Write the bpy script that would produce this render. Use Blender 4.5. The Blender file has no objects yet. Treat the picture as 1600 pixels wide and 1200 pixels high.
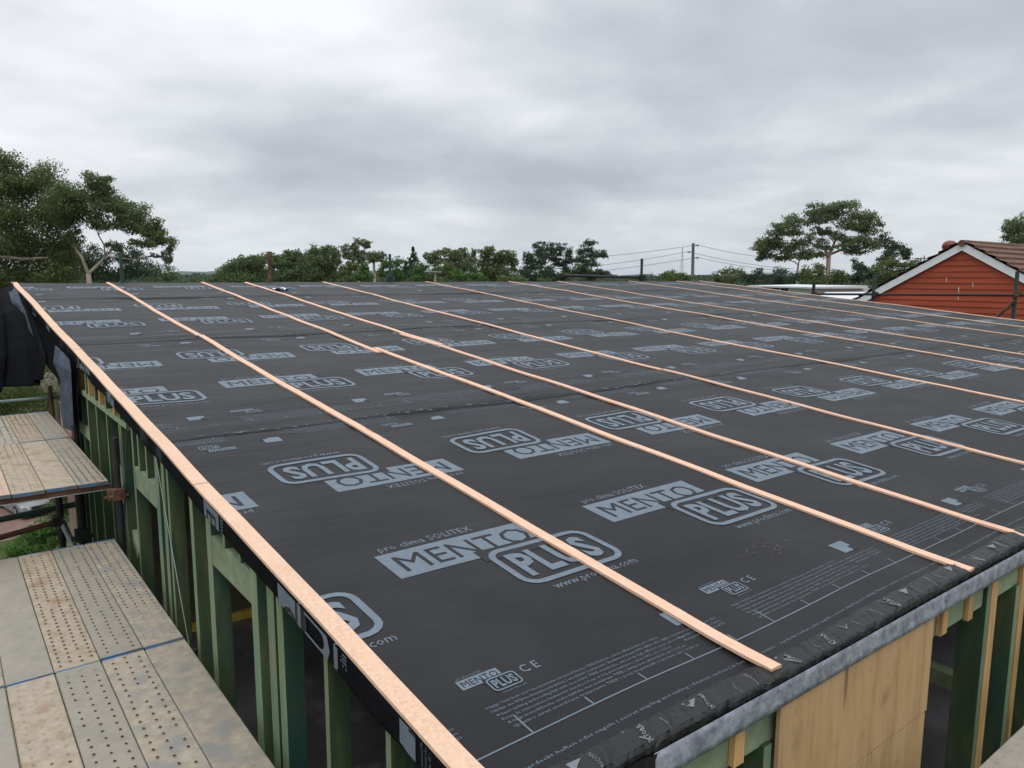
import bpy, math, random
import numpy as np
from mathutils import Matrix, Vector
rng = np.random.default_rng(7); random.seed(7)
SC = bpy.context.scene; COL = SC.collection
# ------------------------------------------------------------------ camera
FPX, YAW, PITCH, ROLL = 1174.536, 0.655839, 0.142681, 0.0026005
CAM = np.array([-1.0923, -1.4397, 1.4567])
def cam_axes():
    cy, sy = math.cos(YAW), math.sin(YAW)
    f = np.array([sy*math.cos(PITCH), cy*math.cos(PITCH), -math.sin(PITCH)])
    r = np.array([cy, -sy, 0.]); u = np.cross(r, f)
    return math.cos(ROLL)*r+math.sin(ROLL)*u, -math.sin(ROLL)*r+math.cos(ROLL)*u, f
AR, AU, AF = cam_axes()
cd = bpy.data.cameras.new('camera'); cam = bpy.data.objects.new('camera', cd); COL.objects.link(cam)
M = Matrix.Identity(4)
for i in range(3):
    M[i][0], M[i][1], M[i][2], M[i][3] = AR[i], AU[i], -AF[i], CAM[i]
cam.matrix_world = M
cd.sensor_width = 36.0; cd.lens = FPX*36/1600; cd.clip_start = .05; cd.clip_end = 12000
SC.camera = cam
# ------------------------------------------------------------------ sky + sun
W = bpy.data.worlds.new("World"); SC.world = W; W.use_nodes = True
nt = W.node_tree; nt.nodes.clear(); N = nt.nodes; L = nt.links
SUN_EL, SUN_AZ = math.radians(58), math.radians(215)   # azimuth clockwise from +Y
def nd(t, **k):
    n = N.new(t)
    for a, b in k.items(): setattr(n, a, b)
    return n
def mth(op, a, b=None, c=None, clamp=False):
    n = nd('ShaderNodeMath', operation=op, use_clamp=clamp)
    for i, v in enumerate((a, b, c)):
        if v is None: continue
        if isinstance(v, (int, float)): n.inputs[i].default_value = v
        else: L.new(v, n.inputs[i])
    return n.outputs[0]
def world():
    sky = nd('ShaderNodeTexSky', sky_type='NISHITA', sun_disc=False, sun_elevation=SUN_EL, sun_rotation=SUN_AZ)
    sky.air_density = 1.0; sky.dust_density = 3.0
    tc = nd('ShaderNodeTexCoord'); sp = nd('ShaderNodeSeparateXYZ'); L.new(tc.outputs['Generated'], sp.inputs[0])
    x, y, z = sp.outputs
    zz = mth('MAXIMUM', z, 0.0)
    den = mth('ADD', zz, 0.21)
    cx = nd('ShaderNodeCombineXYZ')
    # rotate so that the x axis of the cloud layer lies across the view
    c, s = math.cos(YAW), math.sin(YAW)
    px = mth('ADD', mth('MULTIPLY', x, c), mth('MULTIPLY', y, -s))
    py = mth('ADD', mth('MULTIPLY', x, s), mth('MULTIPLY', y, c))
    pxd = mth('DIVIDE', px, den); pyd = mth('DIVIDE', py, den)
    L.new(pxd, cx.inputs[0]); L.new(pyd, cx.inputs[1])
    def noise(scale, detail, rough, off, sx=1., sy=1., dist=0.):
        mp = nd('ShaderNodeMapping'); L.new(cx.outputs[0], mp.inputs[0]); mp.inputs['Location'].default_value = off; mp.inputs['Scale'].default_value = (sx, sy, 1)
        n = nd('ShaderNodeTexNoise'); L.new(mp.outputs[0], n.inputs['Vector'])
        n.inputs['Scale'].default_value = scale; n.inputs['Detail'].default_value = detail; n.inputs['Roughness'].default_value = rough; n.inputs['Distortion'].default_value = dist
        return n.outputs['Fac']
    big = noise(.62, 3, .5, (3.7, 1.3, 0), .85, .9, .4)
    mid = noise(1.5, 5, .5, (9.1, 4.4, 2), 1, .9, .25)
    fin = noise(5.0, 4, .5, (1.1, 7.2, 5), .8, 1)
    v = mth('ADD', mth('MULTIPLY', big, .50), mth('ADD', mth('MULTIPLY', mid, .38), mth('MULTIPLY', fin, .12)))
    # broad thin patch of cloud high on the left of the view, thicker bank in the middle/right
    def lobe(ax, el, wx, wz):
        a = mth('DIVIDE', mth('SUBTRACT', mth('ARCTAN2', px, py), math.radians(ax)), math.radians(wx))
        b = mth('DIVIDE', mth('SUBTRACT', mth('ARCSINE', zz), math.radians(el)), math.radians(wz))
        d = mth('ADD', mth('MULTIPLY', a, a), mth('MULTIPLY', b, b))
        return mth('POWER', 2.718, mth('MULTIPLY', d, -1.0))
    v = mth('ADD', v, mth('MULTIPLY', lobe(-20, 19, 13, 6), .16))
    v = mth('ADD', v, mth('MULTIPLY', lobe(-34, 10, 12, 8), .09))
    v = mth('ADD', v, mth('MULTIPLY', lobe(21, 22, 7, 4), .12))
    v = mth('ADD', v, mth('MULTIPLY', lobe(-10, 10.5, 13, 3), -.025))
    v = mth('ADD', v, mth('MULTIPLY', lobe(12, 14, 16, 5), -.045))
    v = mth('ADD', v, mth('MULTIPLY', lobe(8, 6.5, 25, 2.0), -.04))
    rp = nd('ShaderNodeValToRGB'); L.new(v, rp.inputs[0])
    e = rp.color_ramp.elements
    e[0].position = .36; e[0].color = (.43, .46, .50, 1)
    e[1].position = .67; e[1].color = (.90, .92, .945, 1)
    m1 = e.new(.46); m1.color = (.535, .565, .61, 1)
    m2 = e.new(.54); m2.color = (.67, .70, .735, 1)
    # near the horizon we look through a long thin veil: even and bright
    hz = mth('POWER', mth('SUBTRACT', 1.0, mth('MINIMUM', mth('DIVIDE', zz, .13), 1.0)), 1.6)
    mx = nd('ShaderNodeMix', data_type='RGBA'); L.new(mth('MULTIPLY', hz, .6), mx.inputs[0]); L.new(rp.outputs[0], mx.inputs[6]); mx.inputs[7].default_value = (.72, .755, .79, 1)
    # CIE overcast: the zenith is about three times the horizon
    gain = mth('ADD', 1.0, mth('MULTIPLY', mth('POWER', mth('MAXIMUM', mth('SUBTRACT', zz, .36), 0), 1.0), 3.2))
    cl = nd('ShaderNodeVectorMath', operation='SCALE'); L.new(mx.outputs[2], cl.inputs[0]); L.new(mth('MULTIPLY', gain, 11.3), cl.inputs['Scale'])
    mix = nd('ShaderNodeMix', data_type='RGBA'); mix.inputs[0].default_value = .94
    L.new(sky.outputs[0], mix.inputs[6]); L.new(cl.outputs[0], mix.inputs[7])
    bg = nd('ShaderNodeBackground'); bg.inputs['Strength'].default_value = .10
    L.new(mix.outputs[2], bg.inputs[0]); out = nd('ShaderNodeOutputWorld'); L.new(bg.outputs[0], out.inputs[0])
world()
sd = bpy.data.lights.new('sun', 'SUN'); sd.energy = .8; sd.angle = math.radians(25); sd.color = (1, .96, .90)
sun = bpy.data.objects.new('sun', sd); COL.objects.link(sun)
sv = Vector((math.sin(SUN_AZ)*math.cos(SUN_EL), math.cos(SUN_AZ)*math.cos(SUN_EL), math.sin(SUN_EL)))
sun.rotation_euler = sv.to_track_quat('Z', 'Y').to_euler()
SC.view_settings.view_transform = 'Standard'; SC.view_settings.look = 'None'
SC.view_settings.exposure = 0.0; SC.view_settings.gamma = 1
# ------------------------------------------------------------------ helpers
def ray(x, y): return AF + (x-800)/FPX*AR - (y-600)/FPX*AU
def at(x, y, D):            # point at horizontal distance D from the viewpoint
    d = ray(x, y); return CAM + d*D/math.hypot(d[0], d[1])
def onX(x, y, X): d = ray(x, y); return CAM + d*(X-CAM[0])/d[0]
def onY(x, y, Y): d = ray(x, y); return CAM + d*(Y-CAM[1])/d[1]
def onZ(x, y, Z): d = ray(x, y); return CAM + d*(Z-CAM[2])/d[2]
BASE = {}
def tag(o, label=None, cat=None, group=None, kind=None):
    if label: o['label'] = label
    if cat: o['category'] = cat
    if group: o['group'] = group
    if kind: o['kind'] = kind
    return o
def thing(name, loc, label, cat, group=None):
    o = bpy.data.objects.new(name, None); COL.objects.link(o); o.location = loc; o.empty_display_size = .2
    BASE[o.name] = np.array(loc, float)
    return tag(o, label, cat, group)
class MB:
    def __init__(s): s.v = []; s.f = []; s.m = []
    def add(s, vs, fs, m=0):
        o = len(s.v); s.v.extend([tuple(map(float, v)) for v in vs])
        s.f.extend([tuple(i+o for i in f) for f in fs]); s.m.extend([m]*len(fs)); return s
    def box(s, a, b, m=0):
        (x0, y0, z0), (x1, y1, z1) = a, b
        x0, x1 = min(x0, x1), max(x0, x1); y0, y1 = min(y0, y1), max(y0, y1); z0, z1 = min(z0, z1), max(z0, z1)
        vs = [(x0,y0,z0),(x1,y0,z0),(x1,y1,z0),(x0,y1,z0),(x0,y0,z1),(x1,y0,z1),(x1,y1,z1),(x0,y1,z1)]
        return s.add(vs, [(0,3,2,1),(4,5,6,7),(0,1,5,4),(1,2,6,5),(2,3,7,6),(3,0,4,7)], m)
    def hexa(s, b4, t4, m=0):   # bottom quad, top quad
        return s.add(list(b4)+list(t4), [(0,3,2,1),(4,5,6,7),(0,1,5,4),(1,2,6,5),(2,3,7,6),(3,0,4,7)], m)
    def bar(s, p, q, w, t, up=(0,0,1), m=0):
        p = np.array(p, float); q = np.array(q, float); d = q-p; d /= np.linalg.norm(d)
        a = np.cross(d, up); a /= np.linalg.norm(a); b = np.cross(a, d)
        a = a*w/2; b = b*t/2
        return s.hexa([p-a-b, p+a-b, p+a+b, p-a+b], [q-a-b, q+a-b, q+a+b, q-a+b], m)
    def tube(s, pts, r, n=8, m=0, caps=True):
        pts = [np.array(p, float) for p in pts]
        if not hasattr(r, '__len__'): r = [r]*len(pts)
        rings = []; prev = None
        for i, p in enumerate(pts):
            d = pts[min(i+1, len(pts)-1)]-pts[max(i-1, 0)]; d = d/(np.linalg.norm(d)+1e-9)
            a = np.cross(d, (0, 0, 1.)) if abs(d[2]) < .95 else np.cross(d, (1., 0, 0))
            if prev is not None:
                a = prev-d*np.dot(prev, d)
            a = a/(np.linalg.norm(a)+1e-9); prev = a; b = np.cross(d, a)
            rings.append([p+r[i]*(a*math.cos(t)+b*math.sin(t)) for t in [2*math.pi*k/n for k in range(n)]])
        vs = [v for g in rings for v in g]; fs = []
        for i in range(len(pts)-1):
            for k in range(n):
                fs.append((i*n+k, i*n+(k+1) % n, (i+1)*n+(k+1) % n, (i+1)*n+k))
        if caps: fs.append(tuple(range(n-1, -1, -1))); fs.append(tuple(range((len(pts)-1)*n, len(pts)*n)))
        return s.add(vs, fs, m)
    def ball(s, c, r, nu=12, nv=8, m=0):
        if not hasattr(r, '__len__'): r = (r, r, r)
        vs = [(c[0], c[1], c[2]+r[2])]; fs = []
        for j in range(1, nv):
            t = math.pi*j/nv
            for i in range(nu):
                a = 2*math.pi*i/nu; vs.append((c[0]+r[0]*math.sin(t)*math.cos(a), c[1]+r[1]*math.sin(t)*math.sin(a), c[2]+r[2]*math.cos(t)))
        vs.append((c[0], c[1], c[2]-r[2])); n = len(vs)-1
        for i in range(nu): fs.append((0, 1+i, 1+(i+1) % nu)); fs.append((n, 1+(nv-2)*nu+(i+1) % nu, 1+(nv-2)*nu+i))
        for j in range(nv-2):
            for i in range(nu): fs.append((1+j*nu+i, 1+(j+1)*nu+i, 1+(j+1)*nu+(i+1) % nu, 1+j*nu+(i+1) % nu))
        return s.add(vs, fs, m)
    def grid(s, P, m=0):        # P: (a,b,3)
        a, b = P.shape[:2]
        return s.add(P.reshape(-1, 3), [(i*b+j, (i+1)*b+j, (i+1)*b+j+1, i*b+j+1) for i in range(a-1) for j in range(b-1)], m)
    def build(s, name, mats, parent=None, smooth=False, bevel=0, solid=0):
        if not isinstance(mats, (list, tuple)): mats = [mats]
        me = bpy.data.meshes.new(name)
        base = BASE[parent.name] if parent is not None else np.zeros(3)
        v = np.array(s.v)-base
        me.from_pydata(v.tolist(), [], s.f)
        for m in mats: me.materials.append(m)
        if len(mats) > 1: me.polygons.foreach_set('material_index', s.m)
        if smooth: me.polygons.foreach_set('use_smooth', [True]*len(s.f))
        me.update()
        o = bpy.data.objects.new(name, me); COL.objects.link(o)
        if parent is not None: o.parent = parent
        BASE[o.name] = base
        if solid:
            k = o.modifiers.new('solid', 'SOLIDIFY'); k.thickness = solid; k.offset = 0
        if bevel:
            k = o.modifiers.new('bevel', 'BEVEL'); k.width = bevel; k.segments = 2; k.limit_method = 'ANGLE'
        return o
# ------------------------------------------------------------------ materials
def mat(name, base, rough=.7, spec=.4, var=None, objrand=0., rgh=.6, knots=None, vscale=4., stretch=(1, 1, 1), coord='Object', bump=0., bscale=None, bdist=.01, metal=0., ramp=None, detail=6, second=None, emit=None):
    m = bpy.data.materials.new(name); m.use_nodes = True; t = m.node_tree; n = t.nodes; l = t.links
    b = n['Principled BSDF']; b.inputs['Roughness'].default_value = rough; b.inputs['Metallic'].default_value = metal
    b.inputs['Specular IOR Level'].default_value = spec; b.inputs['Base Color'].default_value = (*base, 1)
    if var or bump or ramp or second:
        tc = n.new('ShaderNodeTexCoord'); mp = n.new('ShaderNodeMapping'); mp.inputs['Scale'].default_value = stretch
        l.new(tc.outputs[coord], mp.inputs[0])
        nz = n.new('ShaderNodeTexNoise'); nz.inputs['Scale'].default_value = vscale; nz.inputs['Detail'].default_value = detail; nz.inputs['Roughness'].default_value = rgh
        l.new(mp.outputs[0], nz.inputs['Vector'])
        rp = n.new('ShaderNodeValToRGB'); e = rp.color_ramp.elements
        if ramp:
            e[0].position, e[0].color = ramp[0][0], (*ramp[0][1], 1); e[1].position, e[1].color = ramp[-1][0], (*ramp[-1][1], 1)
            for pz, c in ramp[1:-1]: q = e.new(pz); q.color = (*c, 1)
        else:
            var = var or 0
            e[0].position = .3; e[1].position = .7
            e[0].color = (*[c*(1-var) for c in base], 1); e[1].color = (*[min(1, c*(1+var)) for c in base], 1)
        l.new(nz.outputs['Fac'], rp.inputs[0]); col = rp.outputs[0]
        if second:   # (colour, scale, lo, hi): large irregular stains over the base
            c2, s2, lo, hi = second
            n2 = n.new('ShaderNodeTexNoise'); n2.inputs['Scale'].default_value = s2; n2.inputs['Detail'].default_value = 5; l.new(tc.outputs[coord], n2.inputs['Vector'])
            mr = n.new('ShaderNodeMapRange'); mr.inputs[1].default_value = lo; mr.inputs[2].default_value = hi; l.new(n2.outputs['Fac'], mr.inputs[0])
            mx = n.new('ShaderNodeMix'); mx.data_type = 'RGBA'; l.new(mr.outputs[0], mx.inputs[0]); l.new(col, mx.inputs[6]); mx.inputs[7].default_value = (*c2, 1); col = mx.outputs[2]
        if knots:    # (scale, size, colour): small dark knots / marks
            vo = n.new('ShaderNodeTexVoronoi'); vo.inputs['Scale'].default_value = knots[0]; l.new(mp.outputs[0], vo.inputs['Vector'])
            mr = n.new('ShaderNodeMapRange'); mr.inputs[1].default_value = knots[1]; mr.inputs[2].default_value = knots[1]*.5; mr.inputs[3].default_value = 0; mr.inputs[4].default_value = .8; l.new(vo.outputs['Distance'], mr.inputs[0])
            mx = n.new('ShaderNodeMix'); mx.data_type = 'RGBA'; l.new(mr.outputs[0], mx.inputs[0]); l.new(col, mx.inputs[6]); mx.inputs[7].default_value = (*knots[2], 1); col = mx.outputs[2]
        if objrand:
            oi = n.new('ShaderNodeObjectInfo'); m2 = n.new('ShaderNodeMapRange'); m2.inputs[3].default_value = 1-objrand; m2.inputs[4].default_value = 1+objrand; l.new(oi.outputs['Random'], m2.inputs[0])
            vm = n.new('ShaderNodeVectorMath'); vm.operation = 'SCALE'; l.new(col, vm.inputs[0]); l.new(m2.outputs[0], vm.inputs['Scale']); col = vm.outputs[0]
        l.new(col, b.inputs['Base Color'])
        if bump:
            n3 = n.new('ShaderNodeTexNoise'); n3.inputs['Scale'].default_value = bscale or vscale*3; n3.inputs['Detail'].default_value = 5
            l.new(mp.outputs[0], n3.inputs['Vector'])
            bp = n.new('ShaderNodeBump'); bp.inputs['Strength'].default_value = bump; bp.inputs['Distance'].default_value = bdist
            l.new(n3.outputs['Fac'], bp.inputs['Height']); l.new(bp.outputs[0], b.inputs['Normal'])
    return m
def leafmat(name, c1, c2, c3=None, rough=.55):
    m = bpy.data.materials.new(name); m.use_nodes = True; t = m.node_tree; n = t.nodes; l = t.links
    b = n['Principled BSDF']; b.inputs['Roughness'].default_value = rough; b.inputs['Specular IOR Level'].default_value = .3
    g = n.new('ShaderNodeNewGeometry'); rp = n.new('ShaderNodeValToRGB'); e = rp.color_ramp.elements
    e[0].color = (*c1, 1); e[1].color = (*c2, 1)
    if c3: q = e.new(.85); q.color = (*c2, 1); e[2].color = (*c3, 1)
    l.new(g.outputs['Random Per Island'], rp.inputs[0]); l.new(rp.outputs[0], b.inputs['Base Color'])
    tr = n.new('ShaderNodeBsdfTranslucent'); l.new(rp.outputs[0], tr.inputs[0])
    mx = n.new('ShaderNodeMixShader'); mx.inputs[0].default_value = .48
    l.new(b.outputs[0], mx.inputs[1]); l.new(tr.outputs[0], mx.inputs[2]); l.new(mx.outputs[0], n['Material Output'].inputs[0])
    return m
MT = {}
MT['membrane'] = mat('membrane', (.0128, .0133, .0150), .52, .14, var=.22, vscale=1.6, bump=.7, bscale=4., bdist=.03, stretch=(.4, 1, 1), second=((.0225, .0227, .0235), 1.1, .48, .74))
MT['print'] = mat('membrane_print', (.118, .148, .180), .6, .3, var=.12, vscale=20)
MT['black'] = mat('shaded_membrane', (.005, .0053, .0065), .8, .04, var=.3, vscale=5, bump=.25, bscale=12)  # membrane darkened: shade of the fold and undersides put into the colour
MT['mud'] = mat('dried_mud', (.085, .078, .068), .9, .1, var=.3, vscale=30)
MT['tape'] = mat('tape', (.008, .008, .0085), .36, .28, var=.3, vscale=8, bump=.8, bscale=22, bdist=.012)
MT['tapeprint'] = mat('tape_print', (.14, .15, .16), .5, .4)
MT['fleece'] = mat('fleece', (.30, .32, .36), .85, .2, ramp=[(.25, (.10, .11, .13)), (.5, (.21, .225, .255)), (.75, (.34, .36, .40))], vscale=24, detail=5, bump=.3, bscale=60)
MT['underside'] = mat('membrane_underside', (.050, .064, .088), .85, .2, var=.4, vscale=9, bump=.4, bscale=20)
MT['batten'] = mat('batten', (.66, .42, .30), .75, .25, ramp=[(.25, (.56, .33, .215)), (.5, (.67, .425, .30)), (.8, (.74, .50, .37))], vscale=14, stretch=(6, .5, 6), bump=.15, bscale=30, objrand=.10, rgh=.7, knots=(1.1, .10, (.34, .17, .09)))
MT['batten_end'] = mat('batten_weathered', (.45, .25, .15), .8, .2, var=.2, vscale=20)
MT['osb'] = mat('batten_flake', (.62, .42, .30), .8, .2, ramp=[(.3, (.56, .36, .245)), (.5, (.63, .42, .295)), (.7, (.70, .505, .375))], vscale=60, bump=.15, bscale=80, second=((.68, .46, .33), 2.5, .45, .7))
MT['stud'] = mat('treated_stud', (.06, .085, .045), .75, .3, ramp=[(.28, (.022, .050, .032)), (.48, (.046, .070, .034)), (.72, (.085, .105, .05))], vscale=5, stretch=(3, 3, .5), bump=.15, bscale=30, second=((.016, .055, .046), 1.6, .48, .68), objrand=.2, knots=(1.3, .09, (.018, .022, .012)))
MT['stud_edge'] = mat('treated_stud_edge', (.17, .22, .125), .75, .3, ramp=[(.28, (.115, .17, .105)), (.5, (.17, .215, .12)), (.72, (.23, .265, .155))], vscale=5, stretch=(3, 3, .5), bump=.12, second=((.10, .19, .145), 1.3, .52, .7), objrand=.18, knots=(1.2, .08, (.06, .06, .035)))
MT['stud_pale'] = mat('treated_plate', (.30, .36, .22), .75, .3, ramp=[(.3, (.16, .215, .13)), (.7, (.26, .30, .19))], vscale=6, stretch=(2, 2, 3), bump=.12, second=((.14, .18, .10), 3, .55, .75), objrand=.12, knots=(1.1, .10, (.07, .065, .035)))
MT['pine'] = mat('pine', (.50, .31, .13), .7, .3, ramp=[(.3, (.36, .20, .075)), (.7, (.56, .36, .165))], vscale=6, stretch=(8, 8, .7), bump=.1, objrand=.15, knots=(.9, .12, (.16, .08, .03)))
MT['lvl'] = mat('lvl_yellow', (.50, .34, .05), .6, .3, var=.2, vscale=6)
MT['ply'] = mat('plywood', (.42, .27, .135), .72, .3, ramp=[(.25, (.30, .18, .08)), (.5, (.43, .275, .14)), (.8, (.51, .35, .19))], vscale=3.2, stretch=(5, 1, .55), bump=.06, second=((.25, .155, .075), 5.5, .60, .76), rgh=.7, knots=(.8, .075, (.15, .085, .04)))
MT['dark_ply'] = mat('dark_backing', (.10, .08, .06), .9, .1, var=.3, vscale=3)
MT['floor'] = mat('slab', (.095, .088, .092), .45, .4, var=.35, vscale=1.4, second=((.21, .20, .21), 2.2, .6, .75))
MT['plank'] = mat('plank_dusty', (.38, .34, .27), .7, .35, ramp=[(.25, (.20, .17, .13)), (.5, (.33, .285, .215)), (.75, (.45, .395, .305))], vscale=16, detail=12, rgh=.74, objrand=.08, knots=(9., .075, (.13, .10, .07)), bump=.15, bscale=40, second=((.235, .225, .205), 5.5, .45, .64))
MT['plank_sand'] = mat('plank_sandy', (.44, .37, .26), .75, .3, ramp=[(.25, (.225, .175, .125)), (.5, (.35, .29, .215)), (.78, (.46, .395, .31))], vscale=16, detail=12, rgh=.74, objrand=.08, knots=(9., .075, (.13, .10, .07)), bump=.15, bscale=40, second=((.27, .185, .11), 5.5, .50, .68))
MT['plank_grey'] = mat('plank_grey', (.33, .34, .34), .6, .4, ramp=[(.25, (.20, .182, .15)), (.75, (.325, .295, .24))], vscale=16, detail=12, rgh=.74, objrand=.08, knots=(9., .075, (.13, .10, .07)), bump=.1, bscale=40, second=((.315, .275, .215), 5.5, .40, .68))
MT['plank_rust'] = mat('plank_rusty', (.42, .31, .22), .75, .3, ramp=[(.25, (.33, .20, .14)), (.5, (.45, .33, .235)), (.78, (.52, .44, .35))], vscale=16, detail=12, rgh=.74, objrand=.08, knots=(9., .075, (.13, .10, .07)), bump=.12, bscale=40)
MT['hole'] = mat('hole', (.012, .010, .008), .9, .1)  # near-black discs painted in for the shade inside the perforations
MT['rim'] = mat('hole_rim', (.30, .20, .12), .8, .2, var=.4, vscale=12)
MT['blue'] = mat('blue_paint', (.045, .14, .30), .55, .4, var=.4, vscale=14, second=((.12, .115, .11), 9, .46, .60))
MT['rust'] = mat('rust_steel', (.115, .058, .036), .8, .3, var=.5, vscale=9, bump=.2)
MT['galv'] = mat('galvanised', (.36, .37, .38), .45, .5, var=.2, vscale=12, metal=.5)
MT['darkgreen'] = mat('scaffold_green', (.022, .050, .042), .5, .4, var=.3, vscale=6)
MT['darksteel'] = mat('scaffold_dark', (.018, .018, .018), .6, .4, var=.4, vscale=8)
MT['railgreen'] = mat('scaffold_rail', (.13, .17, .15), .45, .5, var=.25, vscale=6)
MT['pinkpost'] = mat('primed_post', (.38, .25, .20), .7, .3, var=.15, vscale=4)
MT['strap'] = mat('strap_steel', (.62, .64, .66), .35, .5, metal=.6)
MT['red'] = mat('red_weatherboard', (.32, .062, .026), .65, .3, var=.16, vscale=1.5, stretch=(1, .3, 3), second=((.29, .05, .022), 1.1, .5, .8))
MT['white'] = mat('white_paint', (.74, .75, .75), .5, .4, var=.04, vscale=2)
MT['tile'] = mat('terracotta', (.15, .075, .046), .8, .25, ramp=[(.25, (.06, .035, .028)), (.5, (.125, .066, .042)), (.78, (.20, .115, .075))], vscale=6, detail=8, bump=.25)
MT['redvent'] = mat('red_vent', (.15, .026, .022), .45, .4)
MT['roofwhite'] = mat('white_roof', (.60, .62, .64), .5, .4, var=.05, vscale=.7)
MT['glass'] = mat('dark_glass', (.02, .022, .026), .12, .6)
MT['bark'] = mat('gum_bark', (.27, .22, .18), .85, .2, var=.4, vscale=2.5, stretch=(1, 1, .3), bump=.3)
MT['barkdark'] = mat('dark_bark', (.10, .08, .06), .9, .2, var=.4, vscale=3)
MT['barkpink'] = mat('pink_bark', (.30, .20, .155), .85, .2, var=.35, vscale=2, stretch=(1, 1, .3))
MT['gum'] = leafmat('gum_leaves', (0.060, 0.092, 0.032), (0.150, 0.190, 0.075), (0.22, 0.25, 0.12))
MT['gumdark'] = leafmat('dark_leaves', (0.023, 0.047, 0.023), (0.062, 0.099, 0.047), (0.104, 0.143, 0.078))
MT['olive'] = leafmat('olive_leaves', (0.056, 0.088, 0.026), (0.120, 0.162, 0.050), (0.18, 0.215, 0.09))
MT['bright'] = leafmat('bright_leaves', (0.046, 0.104, 0.018), (0.098, 0.195, 0.039), (0.156, 0.260, 0.065))
MT['mid'] = leafmat('mid_leaves', (0.068, 0.098, 0.026), (0.145, 0.185, 0.055), (0.20, 0.23, 0.10))
MT['greyleaf'] = leafmat('grey_leaves', (.07, .085, .07), (.13, .15, .125))
MT['flower'] = leafmat('cream_leaves', (.22, .21, .15), (.48, .44, .36), (.62, .56, .50))
MT['pole'] = mat('pole_wood', (.135, .155, .135), .85, .2, var=.25, vscale=2, stretch=(2, 2, .3))
MT['ceramic'] = mat('insulator', (.10, .10, .10), .3, .5)
MT['wire'] = mat('wire', (.20, .20, .20), .5, .4)
MT['tower'] = mat('tower_steel', (.40, .41, .42), .5, .4)
MT['concrete'] = mat('concrete', (.46, .47, .48), .8, .2, var=.1, vscale=.3)
MT['carwhite'] = mat('car_paint', (.20, .205, .215), .25, .6)
MT['rubber'] = mat('rubber', (.015, .015, .015), .7, .3)
MT['lamp'] = mat('headlamp', (.55, .57, .6), .1, .6)
MT['brick'] = mat('driveway', (.20, .125, .105), .85, .2, var=.2, vscale=2.5, bump=.2)
MT['grass'] = mat('ground_grass', (.06, .09, .025), .95, .1, ramp=[(.3, (.025, .04, .014)), (.5, (.05, .072, .022)), (.75, (.10, .098, .045))], vscale=.35, detail=9)
MT['hill'] = mat('hill', (.040, .060, .038), .95, .1, var=.35, vscale=.02)
MT['rag'] = mat('rag', (.70, .72, .75), .7, .3)
MT['ragblue'] = mat('rag_blue', (.05, .13, .40), .7, .3)
# ------------------------------------------------------------------ setting
GZ = -10.5
g = MB(); xs = np.array([-4000, -300, -60, -20, 0, 20, 60, 300, 4000.])
P = np.zeros((9, 9, 3))
for i, a in enumerate(xs):
    for j, b in enumerate(xs): P[i, j] = (a, b, GZ)
g.grid(P); tag(g.build('ground', MT['grass']), kind='structure')
d = MB(); d.add([(-14, onZ(25, 842, GZ)[1], GZ+.004), (3.4, onZ(25, 842, GZ)[1], GZ+.004), (3.4, 52, GZ+.004), (-14, 52, GZ+.004)], [(0, 1, 2, 3)])
tag(d.build('driveway', MT['brick']), kind='structure')
h = MB(); n = 160; P = np.zeros((n, 3, 3))
for i in range(n):
    az = math.radians(-20+120*i/(n-1)); t = i*.35
    hh = 10+9*math.sin(t*.31+1)+6*math.sin(t*.83)+3*math.sin(t*2.1)+2.0*math.sin(t*5.3)
    for j, (D, z) in enumerate(((2100, GZ-3), (2600, max(2., hh)), (3300, GZ-3))): P[i, j] = (D*math.sin(az), D*math.cos(az), z)
h.grid(P); tag(h.build('hills', MT['hill'], smooth=True), kind='structure')
# ------------------------------------------------------------------ the house under construction
SL = .0971125; CS, SN = math.cos(SL), math.sin(SL); S = 2.7
VL = 13.59
PITCHV = 1.405*S
def umax(v): return 18.75-(18.75-17.75)*v/VL
SH = [(0., .165), (PITCHV, .319-.487*0), (2*PITCHV, .4533), (3*PITCHV, .254)]   # sheet start v, logo start u (unit 2.7 m)
house = thing('unfinished_house', (0, 0, GZ), 'timber framed house under construction with a dark membrane covered roof and pale battens', 'house')
_ph = rng.uniform(0, 6.28, 12)
def hfun(u, v, wr_=True):
    u = np.asarray(u, float); v = np.asarray(v, float)
    h = .005*np.sin(1.7*u+2.9*v+_ph[0])*np.sin(2.3*v-.8*u+_ph[1])+.0032*np.sin(4.1*u-1.2*v+_ph[2])*np.sin(3.3*v+_ph[3])+.0016*np.sin(6.7*u+3.1*v+_ph[10])*np.sin(7.3*v-1.9*u+_ph[11])
    if not wr_: return h
    for v0, _ in SH[1:]:
        dv = v-v0
        w = np.exp(-(dv/.42)**2)
        wr = np.sin(13*dv+1.3*np.sin(.9*u+_ph[4]+v0)+_ph[5])*(.5+.5*np.sin(1.3*u+_ph[6]+v0))+.6*np.sin(21*dv-2.2*u+_ph[7])
        h = h+w*.0065*wr
    w = np.exp(-(v/.5)**2)
    h = h+w*.010*np.sin(2.1*u+1.2*v+_ph[8])*np.sin(1.1*u+_ph[9])
    return h
def lift(v, i):             # each sheet laps over the one below
    v0 = SH[i][0]
    return (0 if i == 0 else .010*np.exp(-np.maximum(v-v0, 0)/.25))
def roofP(u, v, off=0., i=0):
    u = np.asarray(u, float); v = np.asarray(v, float); off = off+np.zeros_like(u)
    h = hfun(np.maximum(u, 0), v)+lift(v, i)+off
    x = np.where(u >= 0, u, -.012-off); y = v*CS-np.where(u >= 0, h, 0)*SN; z = v*SN+np.where(u >= 0, h, .0)*CS+np.minimum(u, 0)
    return np.stack([x, y, z], -1)
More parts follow.
